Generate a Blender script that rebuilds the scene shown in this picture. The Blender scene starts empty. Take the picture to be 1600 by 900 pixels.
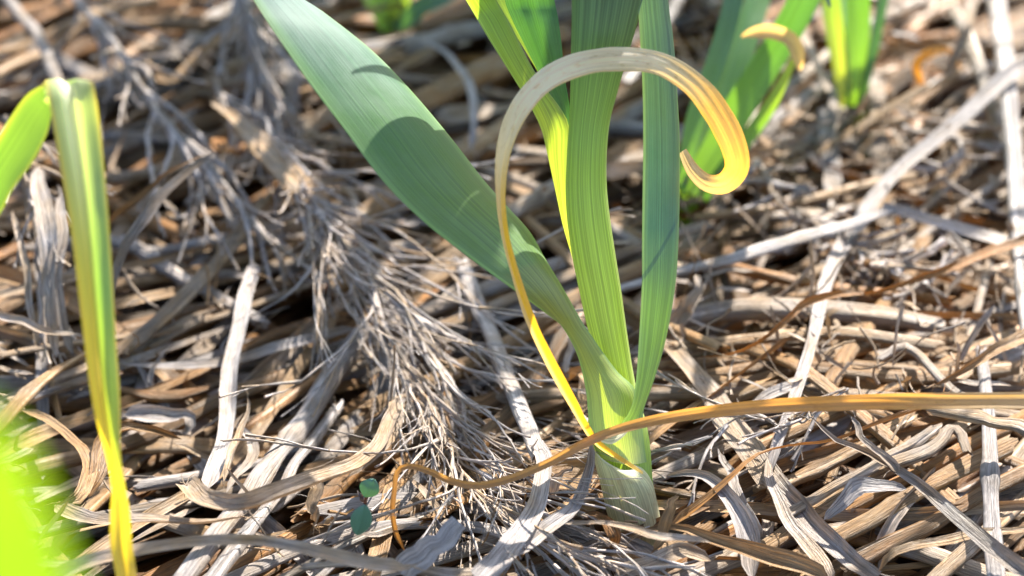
import bpy, math, random
import numpy as np

# ------------------------------------------------------------------ scene, camera, light
sc = bpy.context.scene
C = sc.collection
FOCAL = 3111.0                       # focal length in photo pixels (1600 wide)
TH = math.radians(30)
CAM = np.array([0.0, -0.457, 0.348])
RT = np.array([1.0, 0, 0]); FW = np.array([0, math.cos(TH), -math.sin(TH)]); UP = np.array([0, math.sin(TH), math.cos(TH)])
cd = bpy.data.cameras.new("camera"); co = bpy.data.objects.new("camera", cd); C.objects.link(co)
co.location = CAM; co.rotation_euler = (math.pi/2 - TH, 0, 0)
cd.lens = 70.0; cd.sensor_width = 36; cd.clip_start = 0.01; cd.clip_end = 200
cd.dof.use_dof = True; cd.dof.focus_distance = 0.562; cd.dof.aperture_fstop = 8.6
cd.dof.aperture_blades = 9
sc.camera = co
SUN = np.array([0.34, 0.70, 0.66]); SUN /= np.linalg.norm(SUN)
elev = math.asin(SUN[2]); azi = math.atan2(SUN[0], SUN[1])
w = bpy.data.worlds.new("World"); sc.world = w; w.use_nodes = True
nt = w.node_tree; bg = nt.nodes["Background"]
sky = nt.nodes.new("ShaderNodeTexSky"); sky.sky_type = 'NISHITA'; sky.sun_disc = False
sky.sun_elevation = elev; sky.sun_rotation = azi; sky.air_density = 1.0; sky.dust_density = 1.5
nt.links.new(sky.outputs[0], bg.inputs[0]); bg.inputs[1].default_value = 0.105
sl = bpy.data.lights.new("sun", 'SUN'); sl.energy = 5.0; sl.angle = math.radians(0.53); sl.color = (1.0, 0.93, 0.82)
so = bpy.data.objects.new("sun", sl); C.objects.link(so)
import mathutils
so.rotation_euler = mathutils.Vector(SUN).to_track_quat('Z', 'Y').to_euler()
sc.view_settings.view_transform = 'Standard'; sc.view_settings.look = 'None'
sc.view_settings.gamma = 1; sc.view_settings.exposure = 1.66
sc.cycles.use_denoising = True
sc.cycles.max_bounces = 8; sc.cycles.diffuse_bounces = 5; sc.cycles.transmission_bounces = 4; sc.cycles.glossy_bounces = 3
sc.cycles.sample_clamp_indirect = 8

rng = np.random.default_rng(11)
random.seed(5)
PI = math.pi

# ------------------------------------------------------------------ ground relief and picture geometry
def H(x, y):
    return (0.006*np.sin(9*x+1.3)*np.cos(11*y+.4) + 0.004*np.sin(23*x-2+17*y) + 0.003*np.cos(31*y-19*x)
            - 0.010*np.exp(-((x+0.10)**2+(y-0.05)**2)/0.0028))
def ray(px, py):
    return FW + RT*((px-800)/FOCAL) + UP*((450-py)/FOCAL)
def G(px, py, h=0.0):
    """point seen at pixel px,py lying h metres above the mulch surface"""
    r = ray(px, py); z = h
    for _ in range(6):
        t = (CAM[2]-z)/(-r[2]); p = CAM + r*t
        z = float(H(p[0], p[1])) + h
    return p
def DD(px, py, d):
    return CAM + ray(px, py)*d
def depth(p): return float(np.dot(np.asarray(p)-CAM, FW))
def proj(p):
    q = np.asarray(p)-CAM; d = q@FW
    return 800+FOCAL*(q@RT)/d, 450-FOCAL*(q@UP)/d

# ------------------------------------------------------------------ mesh helpers
def catmull(P, n, pad=True):
    P = np.asarray(P, float); m = len(P)
    if m == 2:
        t = np.linspace(0, 1, n)[:, None]; return P[0]*(1-t)+P[1]*t
    Q = np.vstack([2*P[0]-P[1], P, 2*P[-1]-P[-2]])
    # parameter by chord length
    L = np.linalg.norm(np.diff(P, axis=0), axis=1); cum = np.concatenate([[0], np.cumsum(np.maximum(L, 1e-9))]); cum /= cum[-1]
    s = np.linspace(0, 1, n); i = np.clip(np.searchsorted(cum, s, side='right')-1, 0, m-2)
    t = ((s-cum[i])/(cum[i+1]-cum[i]))[:, None]
    p0, p1, p2, p3 = Q[i], Q[i+1], Q[i+2], Q[i+3]
    return 0.5*((2*p1)+(-p0+p2)*t+(2*p0-5*p1+4*p2-p3)*t*t+(-p0+3*p1-3*p2+p3)*t**3)
def sm(n, scale=4, r=None):
    """smooth random curve of n samples"""
    r = r or rng
    k = max(2, int(scale)+1); c = r.normal(0, 1, k)
    x = np.linspace(0, k-1, n); i = np.clip(x.astype(int), 0, k-2); t = x-i; t = t*t*(3-2*t)
    return c[i]*(1-t)+c[i+1]*t
def frames(P, ref):
    T = np.gradient(P, axis=0); T /= np.linalg.norm(T, axis=1)[:, None]+1e-12
    ref = np.asarray(ref, float)
    if ref.ndim == 1: ref = np.repeat(ref[None], len(P), 0)
    elif len(ref) != len(P): ref = catmull(ref, len(P))
    N = ref - T*(np.sum(ref*T, axis=1))[:, None]
    N /= np.linalg.norm(N, axis=1)[:, None]+1e-12
    B = np.cross(T, N)
    return T, N, B
class MB:
    """collects swept surfaces; build() links them as one mesh object"""
    def __init__(s): s.V=[]; s.F=[]; s.UV=[]; s.A=[]; s.n=0
    def grid(s, V, uv, att, closed=False):
        n, k = V.shape[:2]
        idx = np.arange(n*k).reshape(n, k)+s.n
        if closed:
            a = idx[:-1]; b = np.roll(idx, -1, 1)[:-1]; c = np.roll(idx, -1, 1)[1:]; d = idx[1:]
        else:
            a = idx[:-1, :-1]; b = idx[:-1, 1:]; c = idx[1:, 1:]; d = idx[1:, :-1]
        s.F.append(np.stack([a, b, c, d], -1).reshape(-1, 4))
        s.V.append(V.reshape(-1, 3)); s.UV.append(uv.reshape(-1, 2))
        att = np.broadcast_to(np.asarray(att, float), (n, k, 3)) if np.ndim(att) < 3 else att
        s.A.append(att.reshape(-1, 3)); s.n += n*k
    def build(s, name, mat, parent=None):
        V = np.concatenate(s.V); F = np.concatenate(s.F); UV = np.concatenate(s.UV); A = np.concatenate(s.A)
        me = bpy.data.meshes.new(name)
        me.vertices.add(len(V)); me.vertices.foreach_set('co', V.astype(np.float32).ravel())
        me.loops.add(len(F)*4); me.loops.foreach_set('vertex_index', F.astype(np.int32).ravel())
        me.polygons.add(len(F)); me.polygons.foreach_set('loop_start', np.arange(0, len(F)*4, 4, dtype=np.int32))
        me.polygons.foreach_set('use_smooth', np.ones(len(F), dtype=bool))
        me.update(calc_edges=True)
        ul = me.uv_layers.new(name='UVMap'); ul.data.foreach_set('uv', UV[F.ravel()].astype(np.float32).ravel())
        at = me.attributes.new('tint', 'FLOAT_COLOR', 'POINT')
        at.data.foreach_set('color', np.concatenate([A, np.ones((len(A), 1))], 1).astype(np.float32).ravel())
        me.materials.append(mat)
        o = bpy.data.objects.new(name, me); C.objects.link(o)
        if parent is not None: o.parent = parent
        return o
def fray(mb, P, W, tint):
    for e in (0, -1):
        if rng.random() < .5: continue
        d = P[e]-P[1 if e == 0 else -3]; d /= np.linalg.norm(d)+1e-9; w0 = float(np.mean(W))
        sd = np.cross(d, (0, 0, 1)); sd /= np.linalg.norm(sd)+1e-9
        for _ in range(rng.integers(2, 6)):
            L = rng.uniform(.6, 2.4)*w0; t = d+rng.normal(0, .22, 3); p = P[e]-d*w0*.3+sd*rng.uniform(-.42, .42)*w0; Q = [p]
            for q in range(5): t = t+rng.normal(0, .12, 3); t /= np.linalg.norm(t); Q.append(Q[-1]+t*L/5)
            hair(mb, np.array(Q), np.linspace(.09, .03, 6)*w0*rng.uniform(.6, 1.6), tint)
def uvgrid(V, closed=False):
    """uv in centimetres: u across, v along, with a random shift"""
    d = np.linalg.norm(np.diff(V.mean(1), axis=0), axis=1); v = np.concatenate([[0], np.cumsum(d)])*100
    e = np.linalg.norm(np.diff(V, axis=1), axis=2).mean(0); u = np.concatenate([[0], np.cumsum(e)])*100
    if closed: u = u[-1]/2 - np.abs(u-u[-1]/2)
    U, VV = np.meshgrid(u, v); r = rng.random(2)*50
    return np.stack([U+r[0], VV+r[1]], -1)
def stalk(mb, P, W, tint, flat=0.7, k=10, ref=(0, -.2, 1), node=True, jag=1.0, crease=0.0, wob=1.0):
    """a hollow straw: P path, W widths"""
    n = len(P); W = np.broadcast_to(W, n).astype(float).copy()
    dk = np.ones(n)
    if node and n > 8:
        for _ in range(rng.integers(0, 2)+ (1 if n > 20 else 0)):
            c = rng.integers(2, n-2); W *= 1+0.20*np.exp(-((np.arange(n)-c)/0.7)**2); dk *= 1-.55*np.exp(-((np.arange(n)-c-.6)/.6)**2)
    tint = np.array(tint)[None, None]*np.ones((n, k, 1)); tint[..., 1] *= dk[:, None]
    W *= 1+0.05*wob*sm(n, n/3)
    T, N, B = frames(P, ref)
    ph = np.linspace(0, 2*PI, k, endpoint=False)+rng.random()*PI
    rad = 1+0.05*np.sin(3*ph+rng.random()*6)+0.05*np.sin(5*ph+rng.random()*6)
    fl = np.clip(flat*(1+0.22*sm(n, n/4)), 0.2, 1.0)
    tw = 0.25*sm(n, 2)
    X = np.cos(ph)[None]*rad[None]*W[:, None]/2
    Y = np.sin(ph)[None]*rad[None]*(W*fl)[:, None]/2
    if crease: Y = Y - crease*W[:, None]*np.exp(-(np.cos(ph)[None]*3)**2)*np.maximum(np.sin(ph)[None], 0)
    c, s_ = np.cos(tw)[:, None], np.sin(tw)[:, None]
    X, Y = X*c-Y*s_, X*s_+Y*c
    V = P[:, None]+B[:, None]*X[..., None]+N[:, None]*Y[..., None]
    if jag:
        for e, sg in ((0, -1), (-1, 1)):
            V[e] += T[e]*(sg*W[e]*jag*rng.random(k)*1.3)[:, None]
    mb.grid(V, uvgrid(V, True), tint, True)
def blade(mb, P, W, tint, fold=0.25, twist=0.0, curl=0.0, k=9, ref=(0, -.3, 1), ends=(0.3, 0.1), edge=0.06, wav=0.0):
    """a dry leaf ribbon: V fold, edge curl and twist along its run"""
    n = len(P); W = np.broadcast_to(W, n).astype(float).copy()
    s = np.linspace(0, 1, n)
    if ends[0] >= 0: W *= np.clip(s/ max(ends[0], 1e-3), 0, 1)**0.6*0.95+0.05 if ends[0] > 0 else 1
    if ends[1] > 0: W *= np.clip((1-s)/ends[1], 0, 1)**0.6*0.95+0.05
    T, N, B = frames(P, ref)
    x = np.linspace(-1, 1, k); npl = rng.uniform(2.5, 6); pl = rng.uniform(.0, .055)*(k > 8)
    f = fold*(1+0.6*sm(n, 3)); cu = curl*(1+0.6*sm(n, 3))
    ang = np.linspace(0, 1, n)*twist + (0.16*sm(n, 3))
    asym = 0.5*sm(n, 2)[:, None]
    # cross-section as an arc of half-angle a with a crease
    a = np.clip(0.15+cu[:, None]*2.2, -2.6, 2.6)
    a = np.where(np.abs(a) < 0.05, 0.05, a)
    X = np.sin(a*x[None])/a; Y = (1-np.cos(a*x[None]))/a + f[:, None]*np.abs(x[None]+asym*0.3)*0.8
    Y = Y+pl*(1+.6*sm(n, 4))[:, None]*np.abs(np.sin(npl*x[None]+.8*sm(n, 2)[:, None]))
    X = X*(W/2)[:, None]; Y = Y*(W/2)[:, None]
    X += (W*edge/2)[:, None]*(np.abs(x)[None]**4)*np.sign(x)[None]*np.stack([sm(n, n/2) if xx < 0 else sm(n, n/2) for xx in x], 1)*0.6
    if wav: Y += (W*wav)[:, None]*np.sin(np.linspace(0, 1, n)[:, None]*rng.uniform(12, 22)+2*x[None])*(np.abs(x)[None]**2)
    c, s_ = np.cos(ang)[:, None], np.sin(ang)[:, None]
    X, Y = X*c-Y*s_, X*s_+Y*c
    V = P[:, None]+B[:, None]*X[..., None]+N[:, None]*Y[..., None]
    mb.grid(V, uvgrid(V), tint)
def hair(mb, P, W, tint, k=5):
    T, N, B = frames(P, (0.1, -.3, 1)); ph = np.linspace(0, 2*PI, k, endpoint=False)
    W = np.broadcast_to(W, len(P))
    V = P[:, None]+B[:, None]*(np.cos(ph)[None]*W[:, None]/2)[..., None]+N[:, None]*(np.sin(ph)[None]*W[:, None]/2)[..., None]
    mb.grid(V, uvgrid(V, True), tint, True)

# ------------------------------------------------------------------ materials
def newmat(name):
    m = bpy.data.materials.new(name); m.use_nodes = True; t = m.node_tree; t.nodes.clear(); return m, t
class NT:
    def __init__(s, t): s.t = t
    def n(s, typ, **kw):
        o = s.t.nodes.new(typ)
        for a, b in kw.items():
            if a == 'ins':
                for i, v in b.items(): s.set(o.inputs[i], v)
            else: setattr(o, a, b)
        return o
    def set(s, inp, v):
        if isinstance(v, bpy.types.NodeSocket): s.t.links.new(v, inp)
        else: inp.default_value = v
    def math(s, op, a, b=0.0, clamp=False):
        o = s.n('ShaderNodeMath', operation=op, use_clamp=clamp); s.set(o.inputs[0], a); s.set(o.inputs[1], b); return o.outputs[0]
    def mix(s, f, a, b, mode='MIX'):
        o = s.n('ShaderNodeMix', data_type='RGBA', blend_type=mode); s.set(o.inputs[0], f); s.set(o.inputs[6], a); s.set(o.inputs[7], b); return o.outputs[2]
    def noise(s, vec, scale, detail=2, rough=0.5):
        o = s.n('ShaderNodeTexNoise'); s.set(o.inputs['Vector'], vec); o.inputs['Scale'].default_value = scale
        o.inputs['Detail'].default_value = detail; o.inputs['Roughness'].default_value = rough; return o.outputs['Fac']
    def maprange(s, v, a, b, c=0, d=1):
        o = s.n('ShaderNodeMapRange', clamp=True); s.set(o.inputs[0], v)
        for i, q in enumerate((a, b, c, d)): s.set(o.inputs[i+1], q)
        return o.outputs[0]
    def stretch(s, u, v):
        uv = s.n('ShaderNodeUVMap'); mp = s.n('ShaderNodeMapping'); s.set(mp.inputs[0], uv.outputs[0]); mp.inputs['Scale'].default_value = (u, v, 1); return mp.outputs[0]
def straw_mat():
    m, t = newmat('weathered_straw'); N = NT(t)
    tint = N.n('ShaderNodeAttribute', attribute_name='tint'); sep = N.n('ShaderNodeSeparateColor'); N.set(sep.inputs[0], tint.outputs['Color'])
    R, Gv, Bv = sep.outputs
    fib = N.noise(N.stretch(15, 0.45), 1.0, 4, 0.7)      # fibres
    fine = N.noise(N.stretch(38, 1.6), 1.0, 2, 0.6)
    band = N.noise(N.stretch(1.2, 0.7), 1.0, 3, 0.6)      # patches along the stalk
    spk = N.noise(N.stretch(20, 9), 1.0, 3, 0.75)           # mildew specks
    spm = N.noise(N.stretch(1.0, 0.6), 1.3, 2, 0.5)
    r2 = N.math('ADD', R, N.math('MULTIPLY', N.math('SUBTRACT', band, 0.5), 0.9), True)
    ramp = N.n('ShaderNodeValToRGB'); N.set(ramp.inputs[0], r2); cr = ramp.color_ramp
    cols = [(0.0, (0.34, 0.14, 0.025)), (0.28, (0.32, 0.17, 0.06)), (0.5, (0.34, 0.215, 0.105)), (0.72, (0.35, 0.265, 0.19)), (1.0, (0.41, 0.37, 0.355))]
    cr.elements[0].position = 0; cr.elements[0].color = (*cols[0][1], 1); cr.elements[1].position = 1; cr.elements[1].color = (*cols[-1][1], 1)
    for p, c in cols[1:-1]: e = cr.elements.new(p); e.color = (*c, 1)
    gro = N.noise(N.stretch(27, 0.5), 1.0, 3, 0.6)
    val = N.math('MULTIPLY', N.maprange(fib, 0.32, 0.66, 0.50, 1.30), N.maprange(fine, 0.3, 0.7, 0.78, 1.16))
    val = N.math('MULTIPLY', val, N.maprange(gro, 0.36, 0.52, 0.62, 1.08))
    val = N.math('MULTIPLY', val, N.math('MULTIPLY', Gv, 1.0))
    dirt = N.math('MULTIPLY', N.maprange(spk, 0.56, 0.70), N.maprange(spm, 0.42, 0.62))
    dirt = N.math('MULTIPLY', dirt, N.math('ADD', Bv, 0.25, True))
    val = N.math('MULTIPLY', val, N.math('SUBTRACT', 1.0, N.math('MULTIPLY', dirt, 0.65)))
    vc = N.n('ShaderNodeCombineColor'); [N.set(vc.inputs[i], val) for i in range(3)]
    col = N.mix(1.0, ramp.outputs[0], vc.outputs[0], 'MULTIPLY')
    hgt = N.math('ADD', N.math('MULTIPLY', fib, 1.0), N.math('ADD', N.math('MULTIPLY', fine, 0.4), gro))
    bump = N.n('ShaderNodeBump', ins={'Strength': 0.8, 'Distance': 0.0010, 'Height': hgt})
    p = N.n('ShaderNodeBsdfPrincipled', ins={'Base Color': col, 'Roughness': N.maprange(fib, 0.3, 0.7, 0.62, 0.42), 'Specular IOR Level': 0.45, 'Normal': bump.outputs[0]})
    tr = N.n('ShaderNodeBsdfTranslucent', ins={'Color': N.mix(1.0, col, (1.0, 0.72, 0.42, 1), 'MULTIPLY'), 'Normal': bump.outputs[0]})
    ms = N.n('ShaderNodeMixShader', ins={0: 0.15, 1: p.outputs[0], 2: tr.outputs[0]})
    N.n('ShaderNodeOutputMaterial', ins={0: ms.outputs[0]})
    return m
def leaf_mat(name, trans=0.38, wax=0.5, stripe=0.5, rough=0.42, dry=0.0):
    """living leaf: the pigment comes from the 'tint' attribute, ribs from the uv"""
    m, t = newmat(name); N = NT(t)
    tint = N.n('ShaderNodeAttribute', attribute_name='tint').outputs['Color']
    rib = N.noise(N.stretch(24, 0.10), 1.0, 1, 0.5)
    fine = N.noise(N.stretch(48, 0.5), 1.0, 2, 0.5)
    blot = N.noise(N.stretch(1.6, 0.8), 1.2, 4, 0.65)
    dust = N.noise(N.stretch(26, 20), 1.0, 3, 0.8)
    v = N.math('MULTIPLY', N.maprange(rib, 0.36, 0.66, 1-0.22*stripe, 1+0.34*stripe), N.maprange(fine, 0.3, 0.7, 0.90, 1.08))
    vc = N.n('ShaderNodeCombineColor'); [N.set(vc.inputs[i], v) for i in range(3)]
    col = N.mix(1.0, tint, vc.outputs[0], 'MULTIPLY')
    wx = N.math('MULTIPLY', N.maprange(blot, 0.30, 0.75, .25, .75), wax*0.5)
    colw = N.mix(wx, col, (0.24, 0.33, 0.32, 1) if not dry else (0.66, 0.58, 0.46, 1))
    if dry:
        sp = N.noise(N.stretch(9, 2.2), 1.0, 4, 0.75); colw = N.mix(N.math('MULTIPLY', N.maprange(sp, 0.54, 0.68), 0.6), colw, (0.20, 0.10, 0.035, 1))
        big = N.noise(N.stretch(3, .5), 1.0, 2, 0.6); colw = N.mix(N.maprange(big, 0.45, 0.7, 0, .4), colw, (0.50, 0.40, 0.26, 1))
    else: colw = N.mix(N.math('MULTIPLY', N.maprange(dust, 0.66, 0.74), 0.5*wax), colw, (0.55, 0.6, 0.5, 1))
    bump = N.n('ShaderNodeBump', ins={'Strength': 0.35, 'Distance': 0.0004, 'Height': N.math('ADD', rib, N.math('MULTIPLY', fine, 0.4))})
    p = N.n('ShaderNodeBsdfPrincipled', ins={'Base Color': colw, 'Roughness': N.maprange(blot, 0.3, 0.7, rough, rough+0.15), 'Specular IOR Level': 0.5, 'Normal': bump.outputs[0]})
    tc = N.mix(1.0, col, (2.2, 2.3, 0.5, 1) if not dry else (1.35, 1.05, 0.5, 1), 'MULTIPLY')
    tr = N.n('ShaderNodeBsdfTranslucent', ins={'Color': tc, 'Normal': bump.outputs[0]})
    ms = N.n('ShaderNodeMixShader', ins={0: trans, 1: p.outputs[0], 2: tr.outputs[0]})
    N.n('ShaderNodeOutputMaterial', ins={0: ms.outputs[0]})
    return m
def soil_mat():
    m, t = newmat('dark_soil'); N = NT(t)
    tc = N.n('ShaderNodeTexCoord').outputs['Object']
    a = N.noise(tc, 60, 6, 0.7); b = N.noise(tc, 400, 3, 0.6)
    col = N.mix(N.maprange(a, 0.35, 0.65), (0.018, 0.012, 0.009, 1), (0.06, 0.042, 0.03, 1))
    bump = N.n('ShaderNodeBump', ins={'Strength': 1.0, 'Distance': 0.004, 'Height': N.math('ADD', a, N.math('MULTIPLY', b, 0.3))})
    p = N.n('ShaderNodeBsdfPrincipled', ins={'Base Color': col, 'Roughness': 0.95, 'Normal': bump.outputs[0]})
    N.n('ShaderNodeOutputMaterial', ins={0: p.outputs[0]}); return m
STRAW = straw_mat()
LEAF = leaf_mat('glaucous_leaf', 0.25, 0.75, 0.8, 0.36)
SEEDLEAF = leaf_mat('seedling_leaf', 0.08, 0.7, 0.1, 0.5)
STEM = leaf_mat('striped_sheath', 0.34, 0.25, 0.9)
YELLOW = leaf_mat('yellowed_leaf', 0.50, 0.25, 0.35, 0.6, dry=1)
PAPER = leaf_mat('papery_sheath', 0.30, 0.35, 0.9, 0.5, dry=1)
SOIL = soil_mat()

# ------------------------------------------------------------------ naming
def tag(o, label=None, cat=None, group=None, kind=None):
    if label: o['label'] = label
    if cat: o['category'] = cat
    if group: o['group'] = group
    if kind: o['kind'] = kind
    return o
def empty(name, loc=(0, 0, 0)):
    o = bpy.data.objects.new(name, None); C.objects.link(o); o.empty_display_size = 0.01
    return o
def recentre(o):
    """put a straw's origin on the straw itself"""
    me = o.data; n = len(me.vertices); a = np.empty(n*3, np.float32); me.vertices.foreach_get('co', a); a = a.reshape(-1, 3)
    c = a.mean(0); c[2] = a[:, 2].min(); me.vertices.foreach_set('co', (a-c).ravel()); o.location = [float(q) for q in c]; me.update()

# ------------------------------------------------------------------ ground
def soil():
    mb = MB(); n = 90
    g = np.concatenate([[-30, -8, -3, -1.5], np.linspace(-1, 1.4, n), [2.5, 6, 30]])
    X, Y = np.meshgrid(g, g); Z = -0.042+0.5*H(X, Y)*(np.abs(X) < 2)*(np.abs(Y) < 2)
    V = np.stack([X, Y, Z], -1); mb.grid(V, V[..., :2]*100, (0, 0, 0))
    tag(mb.build('ground', SOIL), kind='structure')
soil()

# ------------------------------------------------------------------ straw mulch bed (mass below the single straws)
TONES = {'pale': (0.70, 1.12), 'grey': (0.90, 0.92), 'tan': (0.40, 1.05), 'gold': (0.12, 1.15), 'brown': (0.22, 0.62), 'white': (0.82, 1.28), 'dark': (0.75, 0.55)}
def tint(tone, j=0.06):
    a, b = TONES[tone]; return (float(np.clip(a+rng.normal(0, j), 0, 1)), b*float(np.clip(1+rng.normal(0, j), .6, 1.4)), float(rng.random()))
def randpath(x, y, ang, L, h, n, bend=0.12, slope=0.03):
    s = np.linspace(-.5, .5, n)*L
    off = bend*L*0.25*sm(n, 2.0)
    dx, dy = math.cos(ang), math.sin(ang)
    X = x+s*dx-off*dy; Y = y+s*dy+off*dx
    Z = H(X, Y)+h+s*rng.normal(0, slope)+0.0015*sm(n, 3)
    return np.stack([X, Y, Z], 1)
def bed():
    mb = MB()
    def tint(tone, j=.08): a, b = TONES[tone]; return (float(np.clip(a-.24+rng.normal(0, j*1.5), 0, 1)), b*.78*float(np.clip(1+rng.normal(0, .12), .6, 1.4)), float(rng.random()))  # lower straws darker and warmer: shade of the gaps put into the colour
    def batch(N, xr, yr, hr, Lr, kk, nn):
        for i in range(N):
            x = rng.uniform(*xr); y = rng.uniform(*yr)
            h = rng.uniform(*hr); u = rng.random()
            ang = math.radians(rng.normal(42, 13)) if u < 0.82 else rng.uniform(0, PI)
            L = rng.uniform(*Lr); W = np.clip(rng.normal(0.0054, 0.0013), 0.0028, 0.0088)*(1+.8*float(np.clip(y/.4, 0, 1)))
            P = randpath(x, y, ang, L, h, nn, bend=.06)
            tone = rng.choice(['brown', 'tan', 'grey', 'gold', 'pale', 'dark'], p=[.20, .40, .12, .12, .12, .04])
            if rng.random() < 0.85: stalk(mb, P, W*.9, tint(tone), flat=rng.uniform(.4, .9), k=kk, node=False)
            else: blade(mb, P, W*1.3, tint(tone), fold=rng.uniform(0, .5), curl=rng.uniform(0, .3), twist=rng.normal(0, .5), k=6)
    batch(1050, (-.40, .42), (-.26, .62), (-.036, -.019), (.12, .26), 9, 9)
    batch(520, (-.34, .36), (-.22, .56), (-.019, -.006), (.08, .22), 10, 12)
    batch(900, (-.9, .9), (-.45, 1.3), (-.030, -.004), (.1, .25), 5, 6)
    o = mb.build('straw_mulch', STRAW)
    tag(o, 'dense bed of brown and grey straw mulch under the single straws', 'straw mulch', kind='stuff')
bed()

# ------------------------------------------------------------------ single straws that are traced one by one
GR = {'S': 'straw stalks lying on the mulch', 'B': 'dry blades lying on the mulch'}
def hero(kind, pts, wpx, tone, label, h=6, flat=.6, fold=.25, twist=0., curl=.0, ends=(0.04, 0.04), hs=None, wav=0.0, name=None, tw=None, n=None, jit=1.0, mat=None):
    """pts in photo pixels; h (mm above the mulch) one value or one per point; wpx one value or one per point"""
    m = len(pts); hh = np.broadcast_to(np.asarray(h, float), m) if np.ndim(h) == 0 or len(h) == m else h
    P = np.array([G(x, y, hh[i]/1000) for i, (x, y) in enumerate(pts)])
    Wp = np.broadcast_to(np.asarray(wpx, float), m)
    Wm = np.array([Wp[i]*depth(P[i])/FOCAL for i in range(m)])
    L = np.linalg.norm(np.diff(P, axis=0), axis=1).sum()
    n = n or int(np.clip(L/0.0045, 14, 60))
    PP = catmull(P, n); WW = catmull(np.stack([Wm, Wm], 1), n)[:, 0]
    PP[:, 0] += 0.0005*jit*sm(n, 6); PP[:, 1] += 0.0005*jit*sm(n, 6)
    mb = MB(); tn = tint(tone, .04)
    if tw is not None: tn = tw
    if kind == 'S': stalk(mb, PP, WW, tn, flat=flat, k=14, crease=0.08)
    else: blade(mb, PP, WW, tn, fold=fold, twist=twist, curl=curl, k=19, ends=ends, wav=wav, ref=(0, -.35, 1))
    if kind == 'S' or ends[1] <= .05: fray(mb, PP, WW, tn)
    o = mb.build(name or ('straw_stalk' if kind == 'S' else 'dry_blade'), mat or STRAW)
    recentre(o); tag(o, label, 'straw stalk' if kind == 'S' else 'dry blade', GR[kind])
    return o
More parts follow.
